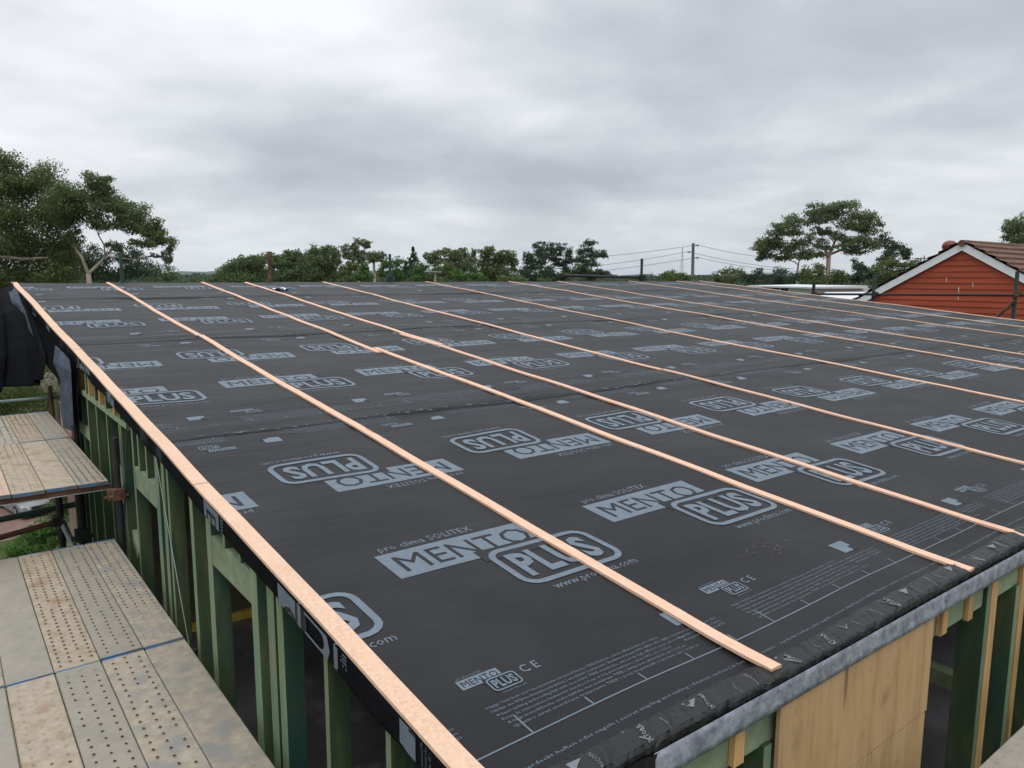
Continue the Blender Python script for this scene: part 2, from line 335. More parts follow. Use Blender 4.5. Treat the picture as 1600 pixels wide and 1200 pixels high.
# ---- lettering
def text_mesh(body, box, res=2, bold=0., spacing=1.0):
    c = bpy.data.curves.new('t', 'FONT'); c.body = body; c.resolution_u = res; c.fill_mode = 'FRONT'; c.offset = bold; c.space_character = spacing
    o = bpy.data.objects.new('t', c); COL.objects.link(o)
    dg = bpy.context.evaluated_depsgraph_get(); ev = o.evaluated_get(dg); me = ev.to_mesh()
    v = np.array([p.co[:2] for p in me.vertices]); f = [tuple(p.vertices) for p in me.polygons]
    ev.to_mesh_clear(); bpy.data.objects.remove(o); bpy.data.curves.remove(c)
    lo, hi = v.min(0), v.max(0); x0, y0, x1, y1 = box
    v = (v-lo)/(hi-lo)*np.array([x1-x0, y1-y0])+np.array([x0, y0])
    # keep normals up
    out = []
    for p in f:
        a, b, cc = v[p[0]], v[p[1]], v[p[2]]
        out.append(p if (b[0]-a[0])*(cc[1]-a[1])-(b[1]-a[1])*(cc[0]-a[0]) > 0 else p[::-1])
    return v, out
class Flat:                 # flat artwork: verts 2d, faces, material slot, tier
    def __init__(s): s.v = []; s.f = []; s.m = []; s.t = []
    def add(s, v, f, m, t):
        o = len(s.v); s.v.extend([tuple(p) for p in v]); s.f.extend([tuple(i+o for i in q) for q in f]); s.m += [m]*len(f); s.t += [t]*len(f)
    def rect(s, x0, y0, x1, y1, m, t, nx=1, ny=1):
        xs = np.linspace(x0, x1, nx+1); ys = np.linspace(y0, y1, ny+1)
        s.add([(x, y) for x in xs for y in ys], [(i*(ny+1)+j, (i+1)*(ny+1)+j, (i+1)*(ny+1)+j+1, i*(ny+1)+j+1) for i in range(nx) for j in range(ny)], m, t)
    def rrect_pts(s, x0, y0, x1, y1, r, n=4, k=5):
        pts = []
        for cx, cy, a0 in ((x1-r, y0+r, -90), (x1-r, y1-r, 0), (x0+r, y1-r, 90), (x0+r, y0+r, 180)):
            arc = [(cx+r*math.cos(math.radians(a0+90*q/n)), cy+r*math.sin(math.radians(a0+90*q/n))) for q in range(n+1)]
            if pts:
                a = pts[-1]; b = arc[0]
                pts += [(a[0]+(b[0]-a[0])*q/k, a[1]+(b[1]-a[1])*q/k) for q in range(1, k)]
            pts += arc
        a = pts[-1]; b = pts[0]; pts += [(a[0]+(b[0]-a[0])*q/k, a[1]+(b[1]-a[1])*q/k) for q in range(1, k)]
        return pts
    def ring(s, x0, y0, x1, y1, r, w, m, t, n=4):
        a = s.rrect_pts(x0, y0, x1, y1, r, n); b = s.rrect_pts(x0+w, y0+w, x1-w, y1-w, max(.004, r-w), n); k = len(a)
        s.add(a+b, [(i, (i+1) % k, k+(i+1) % k, k+i) for i in range(k)], m, t)
    def text(s, body, box, m, t, **k):
        v, f = text_mesh(body, box, **k); s.add(v, f, m, t)
PR, DK = 1, 0               # slots: 0 membrane, 1 print
def logo(detail=2, sc=1., small=True):
    F = Flat()
    F.rect(0, .503, .32, .600, PR, 0, 10, 3)
    F.text('MENTO', (.022, .520, .300, .582), DK, 1, res=2 if detail > 1 else 1, spacing=1.02)
    F.rect(.158, .485, .334, .528, DK, 1, 3, 1)
    F.ring(.168, .376, .400, .518, .034, .0125, PR, 2, 4 if detail > 1 else 2)
    F.text('PLUS', (.196, .402, .372, .492), PR, 2, res=2 if detail > 1 else 1, bold=.035, spacing=1.05)
    if small:
        F.text('pro clima SOLITEX', (.018, .604, .215, .631), PR, 0, res=1)
        F.text('www.proclima.com', (.203, .343, .395, .368), PR, 0, res=1)
    return F
FULL, SIMPLE = logo(2), logo(1, small=False)
MIDL = logo(1, small=True)
TINY = ["4-lagige Unterdeck- und Unterspannbahn mit monolithischer TEEE-Membran, extrem diffusionsoffen, sd = 0,05 m",
        "Schützt die Wärmedämmkonstruktion | winddicht | temporäre Bewitterung nach DIN 68800, EN 13859-1",
        "4-layer sarking and roofing felt with monolithic TEEE membrane, extremely high diffusion open, sd = 0.05 m",
        "Ecran de sous-toiture hautement étanche à l'eau et à la pluie battante | classe HPV, sd = 0,05 m",
        "4-laags monolithische onderdakfolie met membraan TEEE | dampopen, waterdicht, sd = 0,05 m",
        "Quattro strati membrana traspirante TEEE | posa su pannelli e tavolati, sd = 0,05 m"]
FINE = "verdeckt heften oder nageln | secret stapling and nailing | fixation cachée | in het overlap nieten"
def edge_art(detail):
    F = Flat(); p = .487
    F.rect(-.06, .0945, p-.06, .0967, PR, 0, 26, 1)
    for k in range(5):
        x = -.113+.0974*(k+.5)+.0115
        F.rect(x-.0012, .097, x+.0012, .134 if k == 0 else .113, PR, 0, 1, 2)
    # small logo
    V = np.array((FULL if detail > 1 else SIMPLE).v); V2 = (V-np.array([0, .343]))*np.array([.2, .2])+np.array([-.078, .174])
    src = FULL if detail > 1 else SIMPLE
    F.add(V2, src.f, DK, 0)
    F.m[-len(src.f):] = list(src.m); F.t[-len(src.f):] = list(src.t)
    # flag mark with a notch
    F.rect(.287, .168, .331, .205, PR, 0, 1, 1); F.rect(.318, .166, .333, .183, DK, 1, 1, 1)
    if detail > 1:
        F.text('C E', (.012, .196, .042, .212), PR, 0, res=2, bold=.01)
        for k, b in enumerate(TINY):
            F.text(b, (-.075+.002*k, .158-.0088*k, .235+.02*((k*7) % 3), .1642-.0088*k), PR, 0, res=1)
        for k, b in enumerate(("zertifiziert | tested | MOLL pro clima", "Bauprodukte GmbH | ökologische Systeme", "Rheintalstraße 35 - 43 | D-68723")):
            F.text(b, (.258+.004*k, .150-.0088*k, .36, .1562-.0088*k), PR, 0, res=1)
        F.text(FINE, (-.10, .0515, .372, .0585), PR, 0, res=1)
    else:
        for k in range(6): F.rect(-.075, .158-.0088*k, .235+.02*((k*7) % 3), .1596-.0088*k, PR, 0, 3, 1)
        if detail: F.text('C E', (.012, .196, .042, .212), PR, 0, res=1, bold=.01)
    return F
EDGE2, EDGE1 = edge_art(2), edge_art(0)
def clip(poly, ax, val, sgn):
    out = []
    for i in range(len(poly)):
        a, b = poly[i], poly[(i+1) % len(poly)]
        da, db = sgn*(a[ax]-val), sgn*(b[ax]-val)
        if da >= 0: out.append(a)
        if da*db < 0:
            t = da/(da-db); out.append((a[0]+t*(b[0]-a[0]), a[1]+t*(b[1]-a[1])))
    return out
class Art:
    def __init__(s): s.uv = []; s.f = []; s.m = []; s.t = []
    def place(s, F, du, dv, flip, lims):      # lims u0,u1,v0,v1 in metres
        V = np.array(F.v)*S
        if flip: V = -V
        V = V+np.array([du, dv])*S
        u0, u1, v0, v1 = lims
        lo, hi = V.min(0), V.max(0)
        if hi[0] < u0 or lo[0] > u1 or hi[1] < v0 or lo[1] > v1: return
        inside = lo[0] >= 0 and hi[0] <= u1 and lo[1] >= v0 and hi[1] <= v1
        if inside:
            o = len(s.uv); s.uv.extend(map(tuple, V)); s.f.extend([tuple(i+o for i in f) for f in F.f]); s.m += F.m; s.t += F.t; return
        for f, m, t in zip(F.f, F.m, F.t):
            poly = [tuple(V[i]) for i in f]
            for ax, val, sg in ((0, u0, 1), (0, u1, -1), (1, v0, 1), (1, v1, -1)):
                if poly: poly = clip(poly, ax, val, sg)
            if len(poly) < 3: continue
            parts = [poly]
            if min(p[0] for p in poly) < 0 < max(p[0] for p in poly):
                parts = [clip(poly, 0, 0, 1), clip(poly, 0, -1e-6, -1)]
            for q in parts:
                if len(q) < 3: continue
                o = len(s.uv); s.uv.extend(q); s.f.append(tuple(range(o, o+len(q)))); s.m.append(m); s.t.append(t)
DROP = .092
def build_sheet(i):
    v0, ua = SH[i]; v1 = min(VL, v0+PITCHV+.06)
    top = min(VL, (SH[i+1][0] if i < 3 else VL))
    nu, nv = (320, 130) if i < 2 else (160, 70)
    u = np.linspace(0, 1, nu+1); v = np.linspace(v0, v1, nv+1)
    UU, VV = np.meshgrid(u, v, indexing='ij'); UU = UU*umax(VV)
    edge = .010*np.sin(UU*2.3+i)*np.exp(-(VV-v0)/.1) if i else 0
    P = roofP(UU, VV+edge, 0, i) if i == 0 else roofP(UU, VV+edge, 0, i)
    if i < 3:               # tail tucked under the next sheet
        tuck = VV > SH[i+1][0]+.01
        P[tuck] -= np.array([0, 0, .008])
    mb = MB(); mb.grid(P, 0)
    # bottom lip (visible thickness)
    if i:
        a = P[:, 0]; b = a-np.array([0, 0, .006]); mb.grid(np.stack([b, a], 1), 0)
    art = Art(); p = .487
    for k in range(-1, 15):
        uk = ua+p*k; um = uk*S
        lim = (-DROP, umax(v0)-.02, v0+.004, top-.012)
        near = i == 0 and um < 8
        F = FULL if (near or (i == 1 and um < 3)) else (MIDL if i <= 1 and um < 9 else SIMPLE)
        art.place(F, uk, v0/S, False, lim)
        art.place(F, uk+.395, v0/S+1.507, True, lim)
        E_ = EDGE2 if (i == 0 and um < 5) else EDGE1
        art.place(E_, uk, v0/S, False, lim)
        art.place(EDGE1, uk+.395, v0/S+1.507, True, lim)
    if i == 0:              # dried mud scuffs on the near sheet
        rs_ = np.random.default_rng(3)
        for q in range(26):
            cu, cv = 2.20+rs_.normal()*.16, .69+rs_.normal()*.045; a0 = rs_.uniform(0, 3.1); la, lb = rs_.uniform(.006, .032), rs_.uniform(.002, .006); o = len(art.uv)
            for k in range(6):
                t_ = k*math.pi/3; x_, y_ = la*math.cos(t_)*rs_.uniform(.6, 1.2), lb*math.sin(t_)*rs_.uniform(.6, 1.2)
                art.uv.append((cu+x_*math.cos(a0)-y_*math.sin(a0), cv+x_*math.sin(a0)+y_*math.cos(a0)))
            art.f.append(tuple(range(o, o+6))); art.m.append(2); art.t.append(0)
    uv = np.array(art.uv); tier = np.zeros(len(uv))
    for f, t in zip(art.f, art.t):
        for q in f: tier[q] = t
    Q = roofP(uv[:, 0], uv[:, 1], (.0014 if i < 2 else .0026)+.0008*tier, i)
    o = len(mb.v); mb.v.extend(map(tuple, Q)); mb.f.extend([tuple(q+o for q in f) for f in art.f]); mb.m += art.m
    sh = mb.build('membrane_sheet', [MT['membrane'], MT['print'], MT['mud']], house)
    me = sh.data; ns = np.zeros(len(me.polygons), bool); ns[:nu*nv] = True; me.polygons.foreach_set('use_smooth', ns)
    return sh
sheets = [build_sheet(i) for i in range(4)]
# roof structure below the membrane
r = MB()
def rb(u, v, dz): return (u, v*CS, v*SN+dz)
r.hexa([rb(.04, .03, -.07), rb(umax(0)-.03, .03, -.07), rb(umax(VL)-.03, VL-.02, -.07), rb(.04, VL-.02, -.07)],
       [rb(.04, .03, -.022), rb(umax(0)-.03, .03, -.022), rb(umax(VL)-.03, VL-.02, -.022), rb(.04, VL-.02, -.022)])
r.build('roof_deck', MT['dark_ply'], house)
# membrane folded down over the left verge
n = 220; P = np.zeros((n, 6, 3)); vs = np.linspace(0.0, VL, n)
for i, v in enumerate(vs):
    dr = .094+.006*math.sin(v*3.1)+.004*math.sin(v*9.7)
    for j in range(6):
        t = j/5
        P[i, j] = (-.010-(.004*math.sin(v*6+3*t)+.004*math.sin(v*2.2))*t*t, v*CS, v*SN+.002-dr*t)
P[:, 0, 0] = .0
mb = MB(); mb.grid(P); mb.build('verge_fold', MT['black'], house, smooth=True, solid=.002)
# wrap tape along the eave: rounded, crumpled
def crumple(u, a):
    c = 0
    for k, (f, w) in enumerate(((37., 1.), (61., .7), (97., .4))):
        c = c+w*np.sqrt(np.abs(np.sin(f*u*.5+.9*a+k*1.7+1.6*np.sin(u*3.1+k)+.8*np.sin(u*11+2*k))))
    return c-1.2
nU = 2200; prof = []
for t in np.linspace(0, 1, 8): prof.append((.108*(1-t)+.012*t, .004+.010*min(1, t*3)))
for a in np.linspace(80, -35, 7): prof.append((.012-.020*math.cos(math.radians(a)), -.006+.020*math.sin(math.radians(a))))
prof.append((-.010, -.05))
us = np.linspace(-.012, umax(0), nU); P = np.zeros((nU, len(prof), 3))
for j, (v, z) in enumerate(prof):
    amp = .012 if j > 0 else .004
    c = crumple(us, j*.16)
    hv = hfun(np.maximum(us, 0), np.full(nU, max(v, 0)))*(1 if j < 8 else .6)
    P[:, j, 0] = us+.006*np.sin(us*41+j); P[:, j, 1] = v*CS-(amp*.7*c if j >= 7 else 0)+.004*np.sin(us*7.3+j*.5)*(j == 0)
    P[:, j, 2] = v*SN+z+hv+(amp*c*.8 if 0 < j < 11 else 0)
mb = MB(); mb.grid(P, 0)
TP = P.copy()
def on_tape(u, s):          # s along the profile 0..13
    k = (u-us[0])/(us[-1]-us[0])*(nU-1); i = int(min(max(k, 0), nU-2)); fu = k-i
    j = int(min(max(s, 0), len(prof)-2)); fs = s-j
    a = TP[i, j]*(1-fu)*(1-fs)+TP[i+1, j]*fu*(1-fs)+TP[i, j+1]*(1-fu)*fs+TP[i+1, j+1]*fu*fs
    return a+np.array([0, -.0015, .0025])
words = [text_mesh('TESCON', (0, 0, .075, .014), res=1), text_mesh('EXTORA', (0, 0, .088, .024), res=1, bold=.03), text_mesh('pro clima', (0, 0, .07, .012), res=1)]
u = .06; k = 0
while u < 7.0:
    v, f = words[(1, 2, 0, 1, 2)[k % 5]]
    # the words run across the tape, reading from the eave up
    pts = [on_tape(u-q[1]+q[0]*.15, 8.0-q[0]*72) for q in v]
    mb.add(pts, f, 1)
    u += .09+.035*((k*7) % 3)
    if k % 3 == 1:
        a, b, c2 = on_tape(u, 2.0), on_tape(u+.06, 2.6), on_tape(u+.012, 5.0); mb.add([a, c2, b], [(0, 1, 2)], 1); u += .09
    if k % 5 == 2: # pale thin crease lines in the tape print
        mb.add([on_tape(u, 1.2), on_tape(u+.008, 1.2), on_tape(u+.055, 7.5), on_tape(u+.047, 7.5)], [(0, 3, 2, 1)], 1); u += .06
    k += 1
mb.build('eave_tape', [MT['tape'], MT['tapeprint']], house)
# pale fleece flashing strip under the tape
P = np.zeros((240, 5, 3)); us2 = np.linspace(.56, umax(0)-.1, 240)
for i, u in enumerate(us2):
    for j in range(5):
        t = j/4; P[i, j] = (u, -.020-.006*t+.002*math.sin(u*3.1+t*3), .001-.006*u-.088*t-.0015*math.sin(u*2.1)*t)
mb = MB(); mb.grid(P); mb.build('eave_flashing', MT['fleece'], house, smooth=True, solid=.003)
P = np.zeros((40, 5, 3))   # crumpled black end of the tape at the corner
for i, u in enumerate(np.linspace(-.012, .60, 40)):
    for j in range(5):
        t = j/4; P[i, j] = (u, -.020-.008*t+.008*math.sin(u*31+t*4)*t, -.002-.115*t+.008*math.sin(u*17+t))
mb = MB(); mb.grid(P); mb.add([(.10, -.044, -.035), (.20, -.044, -.030), (.20, -.046, -.115), (.10, -.046, -.120)], [(0, 3, 2, 1)], 1)
mb.build('corner_tape', [MT['tape'], MT['fleece']], house)
# lap seams: tape ridges that pucker
for i in (1, 2, 3):
    v0 = SH[i][0]; nU = 700; us3 = np.linspace(.05, umax(v0)-.05, nU); P = np.zeros((nU, 6, 3))
    for j in range(6):
        t = j/5; vv = v0-.045+.05*t
        c = crumple(us3*1.4, j*.4+i)
        hh = hfun(us3, np.full(nU, vv))+lift(np.full(nU, vv), i)*min(1, t*1.15)+.0015+math.sin(math.pi*t)*(.003+.0028*c*(.25+.75*np.sin(us3*.9+i)**2))
        P[:, j, 0] = us3; P[:, j, 1] = vv*CS+.018*np.sin(us3*1.1+i)*(1 if j else 1.2); P[:, j, 2] = vv*SN+hh
    mb = MB(); mb.grid(P)
    for q in range(150):
        a = rng.integers(5, nU-12) if q % 2 else rng.integers(5, nU//3); j = rng.integers(1, 5); w = rng.integers(1, 3)
        pa, pb, pc = P[a, j], P[a+w, j], P[a+w, min(5, j+1)]; up = np.array([0, 0, .004])
        mb.add([pa+up, pb+up, pc+up], [(0, 1, 2)], 1)
    mb.build('lap_tape', [MT['membrane'], MT['print']], house)
# ---- battens
def batten(segs, w=.070, th=.006, mtl='batten', name='batten'):
    for (ua, va, ub, vb) in segs:
        n = max(14, int(abs(va-vb)*7)); mb = MB(); vv = np.linspace(va, vb, n); uu = np.linspace(ua, ub, n)+.004*np.sin(vv*1.3+ua*3)
        L_, R_, B_, C_ = [], [], [], []
        for u, v in zip(uu, vv):
            hb = .6*float(hfun(u, v, False))+.0075+sum(.008*math.exp(-((v-q[0])/.7)**2) for q in SH[1:])+.010*math.exp(-(v/.18)**2)
            for arr, du, dz in ((L_, -w/2, th), (R_, w/2, th), (B_, w/2, -.008), (C_, -w/2, -.008)):
                arr.append((u+du, v*CS-(hb+dz)*SN, v*SN+(hb+dz)*CS))
        mb.grid(np.array([C_, L_, R_, B_]))
        k = len(mb.v); mb.f += [(0, n, 2*n, 3*n), (n-1, 4*n-1, 3*n-1, 2*n-1)]; mb.m += [0, 0]
        o = mb.build(name, MT[mtl], house, bevel=.002)
E_ = S
batten([(.0290, 13.58, .0290, 7.2), (.0300, 7.19, .0305, 2.9), (.0305, 2.89, .032, -.01)], w=.081, th=.007, mtl='osb')
batten([(.522*S, 13.58, .496*S, 7.72)], w=.059)
batten([(.503*S, 7.72, .475*S, .03)], w=.061)
batten([(1.113*S, 13.57, 1.060*S, 6.18), (1.090*S, 6.42, 1.072*S, -.005)], w=.062)
batten([(1.418*S, 13.57, 1.394*S, 7.2), (1.392*S, 6.36, 1.360*S, -.005)], w=.059)
batten([(1.382*S, 7.19, 1.398*S, 6.365)], w=.125)
batten([(2.015*S, 13.57, 1.983*S, 4.2), (1.990*S, 4.19, 1.985*S, -.005)], w=.056)
batten([(2.935*S, 13.57, 2.925*S, 5.5), (2.93*S, 5.49, 2.965*S, -.005)], w=.053)
batten([(3.822*S, 13.57, 3.88*S, 2.0)], w=.053); batten([(3.88*S, 1.99, 3.90*S, -.005)], w=.053)
batten([(4.41*S, 13.57, 4.44*S, 6.5), (4.45*S, 6.49, 4.50*S, -.005)], w=.053)
batten([(5.40*S, 13.57, 5.44*S, 7.1), (5.45*S, 7.09, 5.53*S, -.005)], w=.053)
batten([(6.15*S, 13.57, 6.15*S, 6.9), (6.16*S, 6.89, 6.30*S, -.005)], w=.053)
batten([(17.68, 13.57, 18.15, 7.2), (18.16, 7.19, 18.70, -.005)], w=.062)
# ---- left wall framing (outer faces on X = .012)
XW = .012; FLZ = -2.62
def roof_under(Y): return Y/CS*SN-.082
lw = thing('wall_frame', (0, 0, GZ), None, None); lw.parent = house; lw.location = (0, 0, 0)
BASE[lw.name] = BASE[house.name]
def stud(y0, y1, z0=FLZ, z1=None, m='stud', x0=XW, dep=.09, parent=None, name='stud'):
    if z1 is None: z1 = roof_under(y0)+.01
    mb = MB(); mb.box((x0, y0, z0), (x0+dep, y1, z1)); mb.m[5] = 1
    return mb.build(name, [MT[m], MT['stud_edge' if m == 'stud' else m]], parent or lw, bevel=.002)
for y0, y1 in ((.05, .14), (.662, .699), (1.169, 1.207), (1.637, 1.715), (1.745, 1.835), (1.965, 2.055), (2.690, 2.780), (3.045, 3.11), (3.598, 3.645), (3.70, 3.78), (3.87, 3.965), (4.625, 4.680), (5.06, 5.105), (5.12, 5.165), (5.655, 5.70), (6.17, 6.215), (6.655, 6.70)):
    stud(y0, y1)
# lintels, cripples and plates
def member(y0, y1, z0, z1, m='stud_pale', x0=XW+.002, dep=.045, name='lintel'):
    mb = MB(); mb.box((x0, y0, z0), (x0+dep, y1, z1)); return mb.build(name, MT[m], lw, bevel=.002)
member(2.056, 2.689, -.118, .048); member(3.966, 4.624, -.128, .040); member(6.701, 7.3, -.140, -.028)
member(4.78, 7.4, .288, .330, name='top_plate', x0=XW-.004, dep=.10)
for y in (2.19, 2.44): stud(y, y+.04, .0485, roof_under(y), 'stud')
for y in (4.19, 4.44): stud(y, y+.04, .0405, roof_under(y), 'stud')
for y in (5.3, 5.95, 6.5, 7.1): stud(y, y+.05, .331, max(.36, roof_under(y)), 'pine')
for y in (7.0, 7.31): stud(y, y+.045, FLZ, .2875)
mb = MB(); mb.box((XW, .05, FLZ-.05), (XW+.09, 7.4, FLZ-.005)); mb.build('bottom_plate', MT['stud_pale'], lw)
# metal strap brace across the studs, dark diagonal brace
mb = MB(); mb.bar((XW-.006, 3.90, .30), (XW-.006, 2.75, -1.85), .012, .002, up=(1, 0, 0)); mb.build('strap_brace', MT['strap'], lw)
mb = MB(); mb.bar((XW-.007, 4.77, .335), (XW-.007, 5.35, -.9), .02, .003, up=(1, 0, 0)); mb.build('strap_brace', MT['darksteel'], lw)
mb = MB(); mb.bar((XW+.05, 5.75, -.10), (XW+.05, 4.9, -.75), .07, .04, up=(1, 0, 0)); mb.build('nogging', MT['stud_pale'], lw)
# rafters seen above the near lintel
for y in (2.15, 2.32, 2.52, 2.62): pass
# ---- front wall framing
YW = .012
fw = thing('wall_frame', (0, 0, GZ), None, None); fw.parent = house; fw.location = (0, 0, 0); BASE[fw.name] = BASE[house.name]
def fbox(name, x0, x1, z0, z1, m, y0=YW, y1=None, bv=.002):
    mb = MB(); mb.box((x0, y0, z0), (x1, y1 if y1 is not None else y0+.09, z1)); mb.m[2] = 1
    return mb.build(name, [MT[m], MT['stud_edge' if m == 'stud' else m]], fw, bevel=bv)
for x0, x1, zb in ((.45, .985, -.235), (.985, 1.6, -.25), (2.35, 2.94, -.288), (3.0, 3.185, -.305)): pass
fbox('header_beam', .11, 3.185, -.268, -.04, 'stud_pale', YW+.02, YW+.065)
fbox('header_beam', 3.32, 18.0, -.268, -.04, 'stud_pale', YW+.02, YW+.065)
fbox('packer', .62, .665, -.26, -.04, 'pine', YW-.006, YW+.0195)
fbox('packer', 1.01, 1.068, -.26, -.04, 'pine', YW-.006, YW+.0195)
fbox('packer', 2.632, 2.70, -.262, -.04, 'pine', YW-.006, YW+.0195)
fbox('packer', 2.945, 3.00, -.275, -.04, 'pine', YW-.006, YW+.0195)
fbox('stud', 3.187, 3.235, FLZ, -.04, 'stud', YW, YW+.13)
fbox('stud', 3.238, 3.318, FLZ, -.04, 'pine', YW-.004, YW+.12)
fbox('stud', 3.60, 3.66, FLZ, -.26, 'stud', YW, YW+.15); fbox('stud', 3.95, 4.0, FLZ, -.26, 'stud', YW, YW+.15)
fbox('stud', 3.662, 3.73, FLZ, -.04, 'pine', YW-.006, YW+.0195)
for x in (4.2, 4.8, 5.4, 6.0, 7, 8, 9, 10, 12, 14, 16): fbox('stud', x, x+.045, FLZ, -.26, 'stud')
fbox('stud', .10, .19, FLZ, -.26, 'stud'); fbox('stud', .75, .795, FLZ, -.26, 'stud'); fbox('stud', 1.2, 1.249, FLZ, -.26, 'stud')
mb = MB(); mb.box((1.255, -.014, -.582), (2.497, .004, -.055)); mb.build('plywood_panel', MT['ply'], fw, bevel=.001)
mb = MB(); mb.box((1.268, -.012, -2.0), (1.985, .004, -.591)); mb.build('plywood_panel', MT['ply'], fw, bevel=.001)
mb = MB(); mb.box((1.988, -.012, -2.0), (2.489, .004, -.591)); mb.build('plywood_panel', MT['ply'], fw, bevel=.001)
mb = MB(); mb.bar((2.72, .14, -.30), (2.84, .14, -.44), .012, .006, up=(0, 1, 0)); mb.build('strap_brace', MT['strap'], fw)
# ---- interior: slab, inner studs, far walls added to keep it dark
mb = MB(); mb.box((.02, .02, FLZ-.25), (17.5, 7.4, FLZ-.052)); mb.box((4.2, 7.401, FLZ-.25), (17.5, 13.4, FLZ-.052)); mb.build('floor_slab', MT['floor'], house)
mb = MB(); mb.hexa([(17.5, .2, FLZ-.05), (17.58, .2, FLZ-.05), (17.58, 13.3, FLZ-.05), (17.5, 13.3, FLZ-.05)], [(17.5, .2, -.15), (17.58, .2, -.15), (17.58, 13.3, 1.1), (17.5, 13.3, 1.1)]); mb.box((4.2, 13.25, FLZ-.05), (17.5, 13.3, 1.1)); mb.box((.02, 7.42, FLZ-.05), (4.2, 7.47, .5)); mb.build('dark_closing_wall', MT['dark_ply'], house)
iw = thing('wall_frame', (0, 0, GZ), None, None); iw.parent = house; iw.location = (0, 0, 0); BASE[iw.name] = BASE[house.name]
def ibox(x0, y0, x1, y1, z0=FLZ-.05, z1=None, m='stud', name='stud'):
    mb = MB(); mb.box((x0, y0, z0), (x1, y1, z1 if z1 is not None else roof_under(y0))); mb.build(name, MT[m], iw)
for y in np.arange(.6, 13, .6): ibox(3.95, y, 4.04, y+.045, m='stud')
ibox(3.945, .3, 4.045, 12.9, -1.2, -1.1, 'stud_pale', 'nogging')
for x in np.arange(.8, 3.8, .6): ibox(x, 5.9, x+.045, 5.99, m='stud')
for k, (x0, y0) in enumerate(((.25, 2.2), (.45, 3.3), (.3, .75))): ibox(x0, y0, x0+.05, y0+.1, m='pine')
mb = MB(); mb.bar((.4, 7.55, FLZ+.0), (2.6, 7.35, FLZ+.0), .16, .10); o = mb.build('timber_beam', MT['lvl']); tag(o, 'yellow timber beam lying on the dark slab inside the house frame', 'beam')
# corner post and hanging membrane at the back of the left wall
y0, y1 = onX(112, 800, -.03)[1], onX(127, 800, -.03)[1]
mb = MB(); mb.box((-.06, y1, GZ), (.0, y0, onX(112, 640, -.03)[2])); mb.build('corner_post', MT['pinkpost'], house, bevel=.003)
def cloth(rows, nU=26, nV=30, fold=.03, f=5., seed=0):
    # rows: list of lists of 3d points (same count), bilinear-smooth sheet with folds along the hang
    A = np.array(rows, float); R, C_ = A.shape[:2]
    def interp(a, n):
        k = a.shape[0]; t = np.linspace(0, k-1, n); i = np.minimum(t.astype(int), k-2); w = (t-i); w = w*w*(3-2*w)*.5+w*.5
        return a[i]*(1-w)[(...,)+(None,)*(a.ndim-1)]+a[i+1]*w[(...,)+(None,)*(a.ndim-1)]
    B = interp(A, nV); B = np.swapaxes(interp(np.swapaxes(B, 0, 1), nU), 0, 1)
    r2 = np.random.default_rng(seed); p = r2.uniform(0, 6, 4)
    for i in range(nV):
        for j in range(nU):
            t, w = i/(nV-1), j/(nU-1)
            a = fold*(.3+t)*(math.sin(f*w*6+1.5*t+p[0])+.5*math.sin(f*w*13-2*t+p[1]))
            B[i, j] += np.array([a*.6, -a, .0])
            B[i, j, 2] += .4*fold*math.sin(7*w+3*t+p[2])
    return B
def Q(x, y, X): return onX(x, y, X)
rows = [[at(-60, 455, 12.5), at(-10, 450, 13.5), at(12, 447, 14.6), at(20, 444, 14.9)],
        [at(-70, 500, 11.6), at(0, 490, 12.5), at(30, 480, 13.0), at(54, 496, 12.4)],
        [at(-80, 560, 10.8), at(0, 555, 11.6), at(45, 545, 11.6), at(76, 556, 10.6)],
        [at(-90, 640, 10.6), at(-5, 612, 11.2), at(40, 606, 11.0), at(72, 590, 10.4)]]
mb = MB(); mb.grid(cloth(rows, 60, 40, .075, 2.2, 1)); o = mb.build('loose_membrane', MT['black'], None, smooth=True, solid=.004)
tag(o, 'loose black membrane sheet sagging off the back left corner of the roof', 'membrane sheet')
rows = [[at(85, 538, 9.3), at(96, 549, 9.0), at(109, 562, 8.7)],
        [at(81, 566, 9.2), at(94, 572, 8.8), at(112, 580, 8.5)],
        [at(92, 592, 9.0), at(101, 596, 8.7), at(114, 610, 8.4)],
        [at(94, 636, 9.0), at(104, 642, 8.6), at(116, 645, 8.3)],
        [at(102, 664, 8.9), at(109, 671, 8.5), at(117, 668, 8.3)]]
mb = MB(); mb.grid(cloth(rows, 26, 30, .026, 1.6, 3)); o = mb.build('hanging_flap', MT['underside'], None, smooth=True, solid=.004)
tag(o, 'grey fleece flap of membrane hanging beside the left wall above the far deck', 'membrane flap')
rows = [[at(12, 448, 14.7), at(22, 446, 14.6), at(30, 460, 13.6)], [at(18, 470, 13.4), at(30, 474, 13.0), at(42, 488, 12.6)], [at(20, 480, 13.2), at(36, 500, 12.6), at(54, 527, 11.6)]]
mb = MB(); mb.grid(cloth(rows, 14, 16, .012, 2., 5)); o = mb.build('folded_membrane', MT['underside'], None, smooth=True, solid=.004)
tag(o, 'turned back grey edge of membrane under the roof corner at far left', 'membrane fold')
rows = [[at(20, 444, 14.8), at(60, 492, 11.7), at(100, 538, 9.7), at(124, 566, 8.6)],
        [at(24, 470, 14.5), at(62, 530, 11.5), at(98, 575, 9.5), at(121, 605, 8.4)],
        [at(30, 490, 14.3), at(68, 560, 11.4), at(92, 600, 9.4), at(120, 640, 8.3)]]
mb = MB(); mb.grid(cloth(rows, 26, 12, .012, 3., 8)); mb.build('verge_flap', MT['black'], house, smooth=True, solid=.004)
